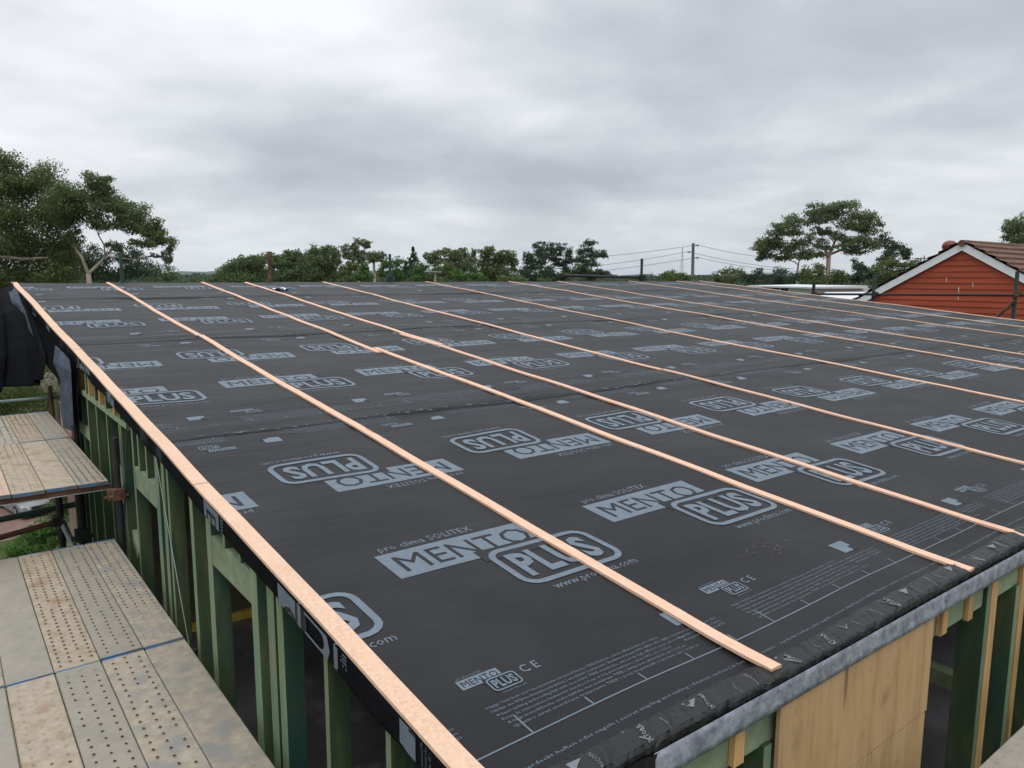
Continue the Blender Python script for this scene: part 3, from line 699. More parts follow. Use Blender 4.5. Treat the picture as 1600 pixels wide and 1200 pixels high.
# scrap on the roof
q = MB(); c0 = roofP(np.array(4.05*1.0), np.array(12.3), .01, 3)
P = np.zeros((6, 5, 3))
for i in range(6):
    for j in range(5): P[i, j] = c0+np.array([(i-2.5)*.055, (j-2)*.05, .02+.03*math.sin(i*1.7+j)*math.cos(j*2.1)])
q.grid(P); q.m[8:12] = [1]*4
tag(q.build('plastic_scrap', [MT['rag'], MT['ragblue']], None, smooth=True, solid=.003), 'crumpled white plastic scrap lying on the roof near the ridge', 'scrap')
# ------------------------------------------------------------------ scaffold planks
def plank(x0, y0, y1, z, m, holes, label, w=.2165, sp=.052, rows=3, along='y', seedv=0):
    t = thing('scaffold_plank', (x0, y0, z), label, 'scaffold plank', 'steel scaffold planks')
    rr = np.random.default_rng(seedv); mb = MB()
    X0, X1 = x0, x0+w
    def V(a, b, c): return (a, b, c) if along == 'y' else (b, a, c)
    # top with rounded long edges
    prof = [(X0, -.03), (X0, -.005), (X0+.005, 0), (X1-.005, 0), (X1, -.005), (X1, -.03)]
    ys = np.linspace(y0, y1, 24); P = np.zeros((24, len(prof), 3))
    for i, yy in enumerate(ys):
        for j, (px, pz) in enumerate(prof): P[i, j] = V(px, yy, z+pz-.002*math.sin((yy-y0)*1.3+seedv)*(j in (2, 3)))
    mb.grid(P if along == 'y' else P[:, ::-1], 0)
    mb.box(V(X0+.004, y0+.001, z-.03), V(X1-.004, y1-.001, z-.015), 0)
    if holes:
        hb = mb; k = 0; y = y0+.05
        while y < y1-.04:
            for r_ in range(rows):
                if rows == 4: xx = X0+w*(.14+.24*r_)
                else: xx = X0+w*(.2+.3*r_)
                yy = y+(sp*.5 if r_ % 2 else 0)+rr.normal(0, .0015); xx += rr.normal(0, .0012)
                if rr.random() < .05: continue
                a, b = (.0062, .0086); th = np.arange(8)*math.pi/4
                ring = [V(xx+a*1.45*math.cos(q), yy+b*1.3*math.sin(q), z+.0006) for q in th]
                rin = [V(xx+a*math.cos(q), yy+b*math.sin(q), z+.0030) for q in th]
                fs = [(i, (i+1) % 8, 8+(i+1) % 8, 8+i) for i in range(8)]
                hb.add(ring+rin, fs, 2); hb.add([V(xx+a*math.cos(q), yy+b*math.sin(q), z+.0012) for q in th], [tuple(range(8))], 1)
            y += sp
    mb.build('deck', [MT[m], MT['hole'], MT['rim']], t)
    for ya, yb in ((y0-.010, y0-.0005), (y1+.0005, y1+.010)):
        e = MB(); e.box(V(X0+.003, ya, z-.026), V(X1-.003, yb, z+.0015)); e.build('end_plate', MT['blue'], t, bevel=.001)
    return t
EDG = -.072
ordn = ['first', 'second', 'third', 'fourth', 'fifth', 'sixth', 'seventh']
rowsdef = [
 ('nearest row of planks', -2.6, 3.035, -.662, [('plank', 0, 3), ('plank', 1, 3), ('plank_grey', 1, 3), ('plank_sand', 1, 3), ('plank_grey', 0, 3), ('plank', 1, 4), ('plank', 1, 3)], .068),
 ('row behind the nearest seam', 3.065, 5.165, -.662, [('plank', 1, 4), ('plank_grey', 1, 3), ('plank_sand', 1, 4), ('plank_grey', 0, 3), ('plank', 1, 3), ('plank', 1, 3)], .058),
 ('front row of higher far deck', 5.235, 7.275, -.19, [('plank', 1, 4), ('plank_sand', 0, 3), ('plank_sand', 1, 4), ('plank_rust', 1, 3), ('plank', 1, 3)], .055),
 ('back row of higher far deck', 7.305, 9.14, -.19, [('plank_grey', 1, 3), ('plank_sand', 1, 4), ('plank', 1, 3), ('plank_sand', 1, 3)], .055)]
look = {'plank': 'dusty beige', 'plank_grey': 'bluish grey', 'plank_sand': 'sandy brown', 'plank_rust': 'rust stained'}
for nm, y0, y1, z, pls, sp in rowsdef:
    for k, (m, hl, rw) in enumerate(pls):
        x0 = EDG-.2205*(k+1)+.002
        plank(x0, y0+.008*math.sin(k*2.1), y1+.006*math.sin(k*3.3), z+.002*math.sin(k*5.1+y0), m, hl,
              f"{look[m]} plank, {ordn[k]} from the house wall, {nm}", rows=rw, sp=sp, seedv=k+int(abs(y0)*10))
for k in range(3):
    plank(-.295-.2205*(k+1)+.002, 1.2, 6.2, -.66, 'plank_grey', 1, ['grey perforated plank along the front wall, nearest to the plywood, at lower right corner', 'grey perforated plank along the front wall, middle one at lower right corner', 'grey perforated plank along the front wall, outermost at lower right corner'][k], along='x', seedv=40+k, sp=.075)
# scaffold frames
def post(t, x, y, z0, z1, m='darksteel', r=.024, name='post'):
    mb = MB(); mb.tube([(x, y, z0), (x, y, z1)], r, 10); return mb.build(name, MT[m], t, smooth=False)
def coupler(t, x, y, z, m='rust', s=.05):
    mb = MB(); mb.box((x-s, y-s*.8, z-s*.9), (x+s*.7, y+s*.6, z+s*.9)); mb.tube([(x-s*1.5, y-s*.3, z-s*.3), (x+s*1.3, y-s*.3, z-s*.3)], s*.32, 8); mb.tube([(x, y-s*1.3, z+s*.4), (x, y+s*1.2, z+s*.4)], s*.28, 8)
    return mb.build('coupler', MT[m], t, bevel=.004)
def rail(t, p, q, r=.024, m='darksteel', name='ledger'):
    mb = MB(); mb.tube([p, q], r, 10); return mb.build(name, MT[m], t)
ls = thing('scaffold', (-.6, 5.2, GZ), 'steel tube scaffold carrying the plank decks along the left wall', 'scaffold')
post(ls, -.030, 5.10, GZ, .18); coupler(ls, -.030, 5.07, -.27)
post(ls, -1.45, 5.2, GZ, .3, 'rust')
q0 = onX(117, 650, -.035); post(ls, -.035, q0[1], GZ, q0[2]+.15)
pz = onY(78, 603, 9.35); post(ls, pz[0], 9.35, GZ, pz[2], 'rust')
ra, rb_ = onY(0, 628, 9.40), onY(98, 620, 9.40); rail(ls, ra+(ra-rb_)*2, rb_, .022, 'railgreen', 'guard_rail')
# ledgers under the near edge of the far deck
mb = MB(); mb.box((-1.5, 5.250, -.262), (-.05, 5.29, -.223)); mb.build('ledger', MT['rust'], ls, bevel=.004)
mb = MB(); mb.box((-1.5, 5.246, -.2705), (-.05, 5.295, -.2625)); mb.build('ledger', MT['galv'], ls, bevel=.002)
coupler(ls, -.05, 5.22, -.31, 'rust', .045)
a, b = onY(0, 812, 7.2), onY(118, 788, 7.2); rail(ls, a+(a-b), b, .03, 'darkgreen')
a, b = onY(0, 840, 6.6), onY(90, 815, 6.6); rail(ls, a+(a-b), b, .026, 'rust')
pz = onY(93, 790, 7.0); post(ls, pz[0], 7.0, GZ, -.22, 'darksteel', .03)
a, b = onY(95, 812, 6.8), onY(114, 850, 6.4); rail(ls, a, b+(b-a)*1.5, .028, 'galv', 'brace')
coupler(ls, onY(90, 815, 6.6)[0], 6.6, onY(90, 815, 6.6)[2], 'darksteel', .045)
pz = onY(129, 835, 5.9); coupler(ls, pz[0], 5.9, pz[2], 'darksteel', .06)
post(ls, pz[0], 5.95, GZ, -.25, 'darksteel', .03)
mb = MB(); mb.box((-1.45, 3.02, -.76), (-.06, 3.08, -.697)); mb.build('ledger', MT['rust'], ls)
mb = MB(); mb.box((-1.45, 5.10, -.76), (-.06, 5.15, -.697)); mb.build('ledger', MT['rust'], ls)
post(ls, -.030, 3.05, GZ, -.75); post(ls, -1.62, 3.05, GZ, -.75)
# ridge scaffold
YR = 13.95
rs = thing('scaffold', (9, YR, GZ), 'scaffold standards and guard rail rising behind the ridge of the roof', 'scaffold')
for px, py, m, r_ in ((420, 393, 'rust', .034), (609, 397, 'darkgreen', .032), (1003, 404, 'darkgreen', .04), (188, 395, 'darkgreen', .032)):
    q0 = onY(px, py, YR); post(rs, q0[0], YR, GZ, q0[2], m, r_)
a, b = onY(880, 430.5, YR), onY(1008, 433.5, YR); rail(rs, a, b, .04, 'darksteel', 'guard_rail')
a, b = onY(663, 425, YR), onY(690, 425.5, YR); rail(rs, a, b, .02, 'railgreen', 'guard_rail')
q0 = onY(1003, 434, YR-.02); coupler(rs, q0[0], YR-.02, q0[2], 'darksteel', .09)
q0 = onY(609, 435, YR-.02); coupler(rs, q0[0], YR-.02, q0[2], 'darkgreen', .08)
# right verge scaffold
XR = 18.95
vs_ = thing('scaffold', (XR, 7, GZ), 'scaffold with long guard rail beyond the right roof edge, before the red gable', 'scaffold')
for px, py, m in ((1272, 440, 'darksteel'), (1367, 427, 'darkgreen'), (1590, 424, 'darkgreen')):
    q0 = onX(px, py, XR); post(vs_, XR, q0[1], GZ, q0[2], m, .045)
    q1 = onX(px, 460, XR-.05); coupler(vs_, XR-.05, q1[1], q1[2], 'darksteel' if px < 1500 else 'rust', .075)
a, b = onX(1268, 459.5, XR-.06), onX(1660, 461.5, XR-.06); rail(vs_, a, b, .032, 'darksteel', 'guard_rail')
a, b = onX(1586, 470, XR-.08), onX(1550, 502, XR-.08); rail(vs_, a, b+(b-a)*.8, .04, 'rust', 'brace')
# ------------------------------------------------------------------ neighbours
XH = 24.0
ap = onX(1506, 379, XH); AY, AZ = ap[1], ap[2]; TN = .565; HALF = 5.2
rh = thing('red_house', (XH, AY, GZ), 'neighbouring house with red weatherboard gable, white barge boards and brown tiled roof', 'house')
# gable wall with lapped boards
mb = MB(); zt = AZ-.16; z = zt; bh = .178
while z > GZ:
    z1 = z-bh; hw0 = min(HALF-.35, max(0.0, (zt-z)/TN)); hw1 = min(HALF-.35, (zt-max(z1, -2.6))/TN)
    hw1 = min(HALF-.35, (zt-z1)/TN)
    mb.add([(XH+.012, AY-hw0, z), (XH+.012, AY+hw0, z), (XH-.012, AY+hw1, z1), (XH-.012, AY-hw1, z1)], [(0, 1, 2, 3)])
    mb.add([(XH-.012, AY-hw1, z1), (XH-.012, AY+hw1, z1), (XH+.012, AY+hw1, z1), (XH+.012, AY-hw1, z1)], [(0, 1, 2, 3)])
    z = z1
mb.box((XH+.02, AY-HALF+.35, GZ), (XH+12, AY+HALF-.35, AZ-TN*HALF-.1))
mb.build('wall', MT['red'], rh)
for sgn in (-1, 1):
    mb = MB(); x0, x1 = XH-.09, XH-.04; w = .235
    P0 = (AY, AZ); P1 = (AY+sgn*HALF, AZ-TN*HALF)
    mb.hexa([(x0, P0[0], P0[1]-w), (x1, P0[0], P0[1]-w), (x1, P1[0], P1[1]-w), (x0, P1[0], P1[1]-w)], [(x0, P0[0], P0[1]), (x1, P0[0], P0[1]), (x1, P1[0], P1[1]), (x0, P1[0], P1[1])])
    mb.build('barge_board', MT['white'], rh)
# tiled roof: courses that step, each course wavy along the ridge
mb = MB()
for sgn in (-1, 1):
    nc = 17; ln = HALF/nc
    for c in range(nc):
        ya, yb = c*ln, (c+1)*ln+.05
        xs_ = np.linspace(XH-.14, XH+12, 130); P = np.zeros((130, 3, 3))
        for i, x in enumerate(xs_):
            wv = .022*abs(math.sin((x-XH)*math.pi/.3+(c % 2)*.0))
            for j, (yy, dz) in enumerate(((ya, .01), (yb, .085), (yb, .0))): P[i, j] = (x, AY+sgn*yy, AZ-TN*yy+dz+(wv if j < 2 else 0)+.01*math.sin(x*1.1))
        mb.grid(P if sgn > 0 else P[::-1])
mb.build('roof', MT['tile'], rh)
mb = MB()
for k in range(27):
    x = XH-.16+k*.45; mb.tube([(x, AY, AZ-.02), (x+.47, AY, AZ-.005)], [.10, .09], 10)
mb.build('ridge_tiles', MT['tile'], rh)
vp = at(1484, 384, math.hypot(XH+2.2-CAM[0], AY+1.0-CAM[1])); vx = XH+2.2
vp = onX(1484, 385, vx)
mb = MB(); mb.tube([(vx, vp[1], vp[2]-.5), (vx, vp[1], vp[2]-.15)], .16, 12); mb.ball((vx, vp[1], vp[2]), (.24, .24, .2), 18, 10)
mb.build('roof_ventilator', MT['redvent'], rh)
ap2 = onX(1444, 404, XH+5); mb = MB(); mb.tube([(XH+5, ap2[1], ap2[2]-.8), (XH+5, ap2[1], ap2[2]+.12)], .02, 6); mb.tube([(XH+5, ap2[1]-.25, ap2[2]), (XH+5, ap2[1]+.25, ap2[2])], .015, 6)
mb.build('aerial', MT['darksteel'], rh)
# nails / paint scratches on the boards
mb = MB()
for px, py, hgt in ((1479, 437, 7), (1520, 445, 7), (1498, 453, 9), (1497, 466, 5)):
    a = onX(px, py-hgt/2, XH-.016); b = onX(px, py+hgt/2, XH-.016); mb.bar(a, b, .014, .006, up=(1, 0, 0))
mb.build('paint_runs', MT['white'], rh)
# low white building
wb0 = thing('white_building', (33, 19, GZ), 'low white flat roofed building with a strip of dark windows beyond the roof', 'building')
A_, B_, C__ = at(1182, 446, 41), at(1270, 445, 37), at(1296, 457, 36)
mb = MB(); u_ = (B_-A_); u_[2] = 0; nrm = np.array([u_[1], -u_[0], 0]); nrm /= np.linalg.norm(nrm)
if np.dot(nrm, A_-CAM) < 0: nrm = -nrm
zt = A_[2]; dp = nrm*3.0
mb.hexa([(*(A_)[:2], GZ), (*(B_)[:2], GZ), (*(B_+dp)[:2], GZ), (*(A_+dp)[:2], GZ)], [(*A_[:2], zt-.077), (*B_[:2], zt-.077), (*(B_+dp)[:2], zt-.077), (*(A_+dp)[:2], zt-.077)])
mb.build('wall', MT['roofwhite'], wb0)
ov = u_/np.linalg.norm(u_)*.3-nrm*0
A2, B2 = A_-ov-nrm*.35, B_+ov-nrm*.35
mb = MB(); mb.hexa([(*A2[:2], zt-.075), (*B2[:2], zt-.075), (*(B2+dp)[:2], zt-.075), (*(A2+dp)[:2], zt-.075)], [(*A2[:2], zt), (*B2[:2], zt), (*(B2+dp)[:2], zt+.05), (*(A2+dp)[:2], zt+.05)])
mb.build('roof', MT['roofwhite'], wb0)
for t0, t1 in ((.16, .28), (.31, .44), (.47, .60)):
    mb = MB(); a = A_+u_*t0-nrm*.02; b = A_+u_*t1-nrm*.02; mb.hexa([(*a[:2], zt-.25), (*b[:2], zt-.25), (*(b+nrm*.04)[:2], zt-.25), (*(a+nrm*.04)[:2], zt-.25)], [(*a[:2], zt-.085), (*b[:2], zt-.085), (*(b+nrm*.04)[:2], zt-.085), (*(a+nrm*.04)[:2], zt-.085)])
    mb.build('window', MT['glass'], wb0)
# lower white roofs beside it
ar = thing('white_shed', (34, 17, GZ), 'white sheet roofed shed between the low white building and the red house', 'shed')
a, b = at(1272, 447, 36.5), at(1306, 458, 34.5); c_, d_ = at(1262, 462, 33), at(1380, 462, 31)
A2 = at(1290, 456.5, 36); B2 = at(1385, 455.5, 33); C2 = at(1390, 469, 28.5); D2 = at(1270, 469, 31)
mb = MB(); mb.hexa([p-np.array([0, 0, .12]) for p in (D2, C2, B2, A2)], [D2, C2, B2, A2]); mb.build('roof', MT['roofwhite'], ar)
mb = MB(); mb.hexa([(*p[:2], GZ) for p in (D2, C2, B2, A2)], [p-np.array([0, 0, .125]) for p in (D2, C2, B2, A2)]); mb.build('wall', MT['roofwhite'], ar)
# power pole
pb = at(1085, 440, 75); pt = at(1083.2, 380, 75); pp = thing('power_pole', (pb[0], pb[1], GZ), 'weathered timber power pole with three insulator brackets above the ridge', 'power pole')
mb = MB(); mb.tube([(pb[0], pb[1], GZ), (pt[0], pt[1], pt[2])], [.20, .14], 12); mb.build('pole', MT['pole'], pp)
ends = []
for px, py, sd_ in ((1090, 382.5, 1), (1076, 393, -1), (1090, 402, 1)):
    e0 = at(1083.5, py+1.5, 75); e1 = at(px, py, 75)
    mb = MB(); mb.bar(e0, e1, .08, .08); br = mb.build('bracket', MT['darksteel'], pp)
    mb = MB(); k = e1+np.array([0, 0, .02])
    for q_ in range(3): mb.tube([k+np.array([0, 0, -.06*q_]), k+np.array([0, 0, -.06*q_-.04])], [.10, .14], 8)
    i_ = mb.build('insulator', MT['ceramic'], br); ends.append(e1)
def wire(p, q, sag, label, r=.022):
    mb = MB(); pts = [p+(q-p)*t-np.array([0, 0, sag*4*t*(1-t)]) for t in np.linspace(0, 1, 14)]
    mb.tube(pts, r, 5); tag(mb.build('power_line', MT['wire']), label, 'power line', 'power lines on the pole')
for e1, (lx, ly), (rx, ry), nm in ((ends[0], (900, 404), (1230, 404), 'top'), (ends[1], (900, 419), (1240, 420), 'middle'), (ends[2], (900, 427), (1250, 424), 'lowest')):
    wire(e1, at(lx, ly, 72), .12, f'{nm} power line running left from the timber pole')
    wire(e1, at(rx, ry, 78), .25, f'{nm} power line running right from the timber pole')
# lattice tower
tb = at(1065, 432, 600); th_ = at(1063.6, 386, 600)
lt = thing('lattice_tower', (tb[0], tb[1], GZ), 'thin grey steel lattice tower far behind the power pole', 'tower')
H0, H1 = GZ, th_[2]
def tw(z): t = (z-H0)/(H1-H0); return 5.0*(1-t)**1.6+.35
mb = MB(); zs = np.linspace(H0, H1, 9)
for k in range(8):
    a, b = tw(zs[k]), tw(zs[k+1])
    for sx, sy in ((1, 1), (1, -1), (-1, -1), (-1, 1)):
        mb.tube([(tb[0]+sx*a/2, tb[1]+sy*a/2, zs[k]), (tb[0]+sx*b/2, tb[1]+sy*b/2, zs[k+1])], .14, 4)
    for s_ in (1, -1):
        mb.tube([(tb[0]-a/2, tb[1]+s_*a/2, zs[k]), (tb[0]+b/2, tb[1]+s_*b/2, zs[k+1])], .07, 4); mb.tube([(tb[0]+a/2, tb[1]+s_*a/2, zs[k]), (tb[0]-b/2, tb[1]+s_*b/2, zs[k+1])], .07, 4)
mb.build('lattice', MT['tower'], lt)
mb = MB(); mb.tube([(tb[0], tb[1], H1), (tb[0], tb[1], H1+4)], .06, 5); mb.build('mast', MT['tower'], lt)
# distant office block
o0 = at(1003, 428, 700); o1 = at(1022, 428, 700)
ob = thing('office_building', (o0[0], o0[1], GZ), 'distant pale grey office block on the horizon behind a scaffold post', 'building')
uu = o1-o0; uu[2] = 0; nn = np.array([uu[1], -uu[0], 0]); nn /= np.linalg.norm(nn)
if np.dot(nn, o0-CAM) < 0: nn = -nn
mb = MB(); mb.hexa([(*o0[:2], GZ), (*o1[:2], GZ), (*(o1+nn*9)[:2], GZ), (*(o0+nn*9)[:2], GZ)], [(*o0[:2], o0[2]), (*o1[:2], o0[2]), (*(o1+nn*9)[:2], o0[2]), (*(o0+nn*9)[:2], o0[2])]); mb.build('wall', MT['concrete'], ob)
for fz in (1.2, 3.0, 4.8, 6.6):
    mb = MB(); a = o0+uu*.06-nn*.1; b = o0+uu*.94-nn*.1
    mb.hexa([(*a[:2], o0[2]-fz), (*b[:2], o0[2]-fz), (*(b+nn*.3)[:2], o0[2]-fz), (*(a+nn*.3)[:2], o0[2]-fz)], [(*a[:2], o0[2]-fz+.9), (*b[:2], o0[2]-fz+.9), (*(b+nn*.3)[:2], o0[2]-fz+.9), (*(a+nn*.3)[:2], o0[2]-fz+.9)]); mb.build('window', MT['glass'], ob)
mb = MB(); a = o0+uu*.8+nn*2; mb.box((a[0]-.6, a[1]-.6, o0[2]), (a[0]+.6, a[1]+.6, o0[2]+1.5)); mb.build('plant_room', MT['concrete'], ob)
# ------------------------------------------------------------------ trees
def tree(name, label, cat, D, clumps, leaf, ls_=.18, dens=1., bark='bark', base=None, fork=None, group=None, seed=0, tr=.22, wisp=.42, sub=16, hang=.5, limbs=True, gz=GZ, grow=1.12):
    r = np.random.default_rng(seed+100)
    C3 = []; 
    ls_ = D*.0026*(ls_*0+1); tr = tr*.5
    if name == 'gum_tree' and D > 45: grow *= 1.24; dens *= 1.1
    if name == 'gum_tree' and D > 65: clumps = clumps+[(c[0]+c[2]*.25*(-1)**k, c[1]+c[3]*1.15, c[2]*.85, c[3]*.8) for k, c in enumerate(clumps)]
    for cl in clumps:
        px, py, rx, ry = cl[:4]; rx *= grow; ry *= grow*1.15; dd = cl[4] if len(cl) > 4 else r.uniform(-.6, .6)*rx/FPX*D
        c = at(px, py, D+dd); C3.append((c, rx/FPX*D, ry/FPX*D))
    cxm = np.mean([c[0] for c in C3], axis=0)
    bp = at(base[0], base[1], D) if base else cxm.copy()
    t = thing(name, (bp[0], bp[1], gz), label, cat, group)
    V = []; NO = []
    for c, R_, Rz in C3:
        ns = sub
        d = r.normal(size=(ns, 3)); d /= np.linalg.norm(d, axis=1)[:, None]
        d[:, 2] = np.where(d[:, 2] < -.35, d[:, 2]*.5, d[:, 2])
        rad = r.uniform(.25, .85, ns)[:, None]
        sc = c+d*rad*np.array([R_, R_, Rz])
        n_l = int(dens*9.0*R_*Rz/(ls_*ls_*.30)*1.0)
        per = max(8, n_l//ns)
        for s0 in sc:
            sig = wisp*np.array([R_, R_, max(Rz, .55*R_)*.8])*r.uniform(.7, 1.2)
            q = r.normal(size=(per, 3)); q /= np.linalg.norm(q, axis=1)[:, None]; q *= r.uniform(.15, 1.2, per)[:, None]**.6
            V.append(s0+q*sig); NO.append((q*sig/np.linalg.norm(sig)*2.2+(s0-c)/np.array([R_, R_, Rz])*.6))
    Pc = np.concatenate(V); n = len(Pc)
    nn_ = np.concatenate(NO); nn_ /= np.linalg.norm(nn_, axis=1)[:, None]+1e-6; nn_ = nn_*1.1+r.normal(size=(n, 3))*.55; nn_ /= np.linalg.norm(nn_, axis=1)[:, None]
    a = r.normal(size=(n, 3)); a[:, 2] -= hang; a -= nn_*(a*nn_).sum(1)[:, None]; a /= np.linalg.norm(a, axis=1)[:, None]
    b = np.cross(nn_, a)
    l = ls_*r.uniform(.6, 1.3, n)[:, None]; w = l*.30
    quad = np.stack([Pc-a*l*.5, Pc+b*w-a*l*.05, Pc+a*l*.5, Pc-b*w+a*l*.05], 1).reshape(-1, 3)-BASE[t.name]
    me = bpy.data.meshes.new('crown'); me.vertices.add(4*n); me.vertices.foreach_set('co', quad.ravel())
    me.loops.add(4*n); me.loops.foreach_set('vertex_index', np.arange(4*n, dtype=np.int32))
    me.polygons.add(n); me.polygons.foreach_set('loop_start', np.arange(0, 4*n, 4, dtype=np.int32)); me.polygons.foreach_set('loop_total', np.full(n, 4, dtype=np.int32))
    me.update(); me.validate(); me.materials.append(MT[leaf])
    o = bpy.data.objects.new('crown', me); COL.objects.link(o); o.parent = t
    # trunk and limbs
    mb = MB(); zmin = min(c[2] for c, _, _ in C3); zmax = max(c[2] for c, _, _ in C3)
    fk = at(fork[0], fork[1], D) if fork else np.array([bp[0]*.6+cxm[0]*.4, bp[1]*.6+cxm[1]*.4, min(zmin, .45*zmax+.55*zmin)])
    b0 = np.array([bp[0], bp[1], gz])
    mb.tube([b0, b0*.5+fk*.5+np.array([.1, .05, 0]), fk], [tr*1.25, tr, tr*.72], 8)
    if limbs:
        nodes = [(fk, tr*.7)]
        for c, R_, Rz in sorted(C3, key=lambda q: np.linalg.norm(q[0]-fk)):
            tip = c+np.array([0, 0, -Rz*.1])
            k = min(range(len(nodes)), key=lambda i: np.linalg.norm(nodes[i][0]-tip)+.35*np.linalg.norm(nodes[i][0]-fk)+(3 if nodes[i][0][2] > tip[2]+.3 else 0))
            p0, r0 = nodes[k]; r1 = max(.018*D/40, r0*.55); dv = tip-p0; ln = np.linalg.norm(dv)
            m1 = p0+dv*.4+r.normal(size=3)*.06*ln; m2 = p0+dv*.72+r.normal(size=3)*.05*ln
            mb.tube([p0, m1, m2, tip], [r0*.8, (r0*.8+r1)*.5, r1*.9, r1*.5], 6, caps=False)
            nodes += [(m1, (r0*.8+r1)*.5), (m2, r1*.9), (tip, r1*.5)]
            for k in range(5):
                dv = r.normal(size=3); dv[2] = abs(dv[2])*.6; dv *= np.array([R_, R_, Rz])*.6
                mb.tube([m2, m2*.4+(tip+dv)*.6, tip+dv], [r1*.45, r1*.3, r1*.1], 5, caps=False)
    mb.build('trunk', MT[bark], t, smooth=True)
    return t
tree('gum_tree', 'tall loose green gum filling the left edge of the photo', 'tree', 42,
     [(-30, 290, 45, 45), (10, 275, 26, 26), (60, 290, 38, 32), (25, 325, 55, 42), (80, 335, 38, 40), (0, 380, 60, 45), (65, 385, 45, 42), (95, 400, 25, 30), (30, 430, 70, 30), (98, 428, 34, 18), (-10, 455, 40, 40), (8, 252, 14, 12)],
     'mid', .13, .85, 'bark', base=(-75, 440), fork=(-12, 400), seed=1, tr=.34, wisp=.40, sub=20, hang=.6)
tree('gum_tree', 'spreading gum with domed clumps and bare forked limbs, right of the leftmost tree', 'tree', 40,
     [(112, 305, 30, 24), (148, 288, 24, 16), (160, 308, 26, 22), (130, 330, 28, 22), (105, 345, 24, 24), (185, 322, 24, 16), (205, 335, 26, 18), (215, 352, 28, 18), (240, 362, 22, 16), (256, 375, 18, 15), (228, 378, 20, 14), (190, 348, 20, 14), (262, 404, 11, 12), (267, 388, 7, 9), (112, 372, 14, 14), (178, 386, 12, 8), (240, 400, 8, 4), (155, 352, 20, 9)],
     'olive', .15, .85, 'bark', base=(140, 440), fork=(138, 428), seed=2, tr=.30, wisp=.40, sub=14, grow=1.18)
tree('low_tree', 'dark bushy tree low behind the roof under the forked gum', 'tree', 48,
     [(120, 402, 22, 22), (150, 410, 25, 20), (195, 402, 24, 18), (170, 428, 40, 16), (215, 424, 32, 18), (125, 430, 30, 16)], 'gumdark', .19, .8, 'barkdark', seed=3, limbs=False, wisp=.40)
tree('low_tree', 'small round greyish tree at the end of the left group of trees', 'tree', 55, [(250, 428, 22, 13), (268, 434, 12, 9), (236, 432, 18, 10)], 'gum', .18, .7, 'barkdark', seed=4, limbs=False)
tree('far_tree', 'tiny far tree on the skyline between the left gum and the middle row', 'tree', 160, [(300, 437.5, 9, 4), (312, 438, 8, 3), (326, 438, 12, 2.6)], 'gum', .5, .8, 'barkdark', seed=5, limbs=False)
row = 'trees behind the ridge'
tree('gum_tree', 'leftmost domed olive gum of the middle row behind the ridge', 'tree', 75, [(352, 432, 13, 7), (372, 422, 20, 12), (396, 412, 20, 12), (408, 403, 17, 6), (392, 424, 18, 9), (380, 435, 34, 6)], 'olive', .22, .9, seed=6, group=row, fork=(405, 430))
tree('gum_tree', 'domed gum right behind the rusty scaffold post', 'tree', 72, [(428, 405, 12, 8), (448, 402, 18, 9), (462, 400, 13, 7), (470, 412, 18, 10), (446, 416, 16, 8), (440, 432, 22, 8), (470, 430, 16, 8)], 'olive', .22, .8, seed=7, group=row, fork=(445, 432))
tree('gum_tree', 'taller olive gum with two round tops, right of the rusty post', 'tree', 70, [(492, 393, 12, 8), (508, 391, 9, 6), (520, 398, 13, 9), (490, 408, 18, 10), (514, 414, 18, 12), (484, 428, 22, 12), (515, 430, 20, 10)], 'olive', .22, .95, seed=8, group=row)
tree('gum_tree', 'wispy grey gum standing highest in the middle row', 'tree', 80, [(540, 391, 10, 7), (556, 384, 8, 5), (566, 378, 11, 4.5), (576, 381, 6, 4), (558, 395, 14, 6), (566, 404, 8, 5), (545, 402, 10, 6)], 'gum', .24, .62, seed=9, group=row, wisp=.40, fork=(560, 415))
tree('gum_tree', 'small umbrella shaped gum on a bare pale trunk left of the green post', 'tree', 66, [(578, 399, 8, 5), (588, 397, 10, 5), (597, 401, 6, 5), (583, 404, 8, 4)], 'gum', .2, .85, seed=10, group=row, base=(587, 440), fork=(584, 408), tr=.3)
tree('gum_tree', 'thin gum with a pale leaning trunk between conifer and middle gap', 'tree', 70, [(670, 402, 9, 6), (684, 396, 11, 5), (698, 393, 11, 5), (711, 396, 10, 6), (718, 404, 7, 8), (680, 408, 9, 5), (705, 406, 12, 5)], 'gum', .22, .7, seed=11, group=row, base=(677, 440), fork=(680, 414), tr=.22)
tree('gum_tree', 'narrow pale gum with gaps left of the straight trunked gum', 'tree', 78, [(722, 392, 8, 5), (740, 393, 5, 4), (730, 400, 12, 5), (724, 412, 13, 9), (738, 418, 12, 10)], 'gum', .22, .75, seed=12, group=row)
tree('gum_tree', 'olive gum with a straight brown trunk left of the tallest dark pair', 'tree', 72, [(757, 394, 10, 6), (766, 390, 8, 4), (784, 397, 12, 6), (796, 400, 11, 8), (776, 405, 15, 7), (803, 410, 7, 8), (758, 412, 12, 9), (770, 424, 16, 9)], 'olive', .22, .8, seed=13, group=row, base=(764, 440), fork=(764, 406), tr=.3)
tree('gum_tree', 'broad grey green gum with many thin stems left of the dark tree', 'tree', 74, [(841, 384, 9, 6), (826, 398, 8, 6), (856, 387, 12, 6), (876, 388, 12, 7), (888, 397, 8, 9), (848, 400, 14, 8), (868, 404, 14, 7), (832, 410, 12, 7), (884, 412, 10, 8), (856, 428, 16, 9), (828, 430, 14, 8), (876, 432, 14, 6)], 'gumdark', .23, .66, seed=14, group=row, fork=(858, 426), wisp=.40)
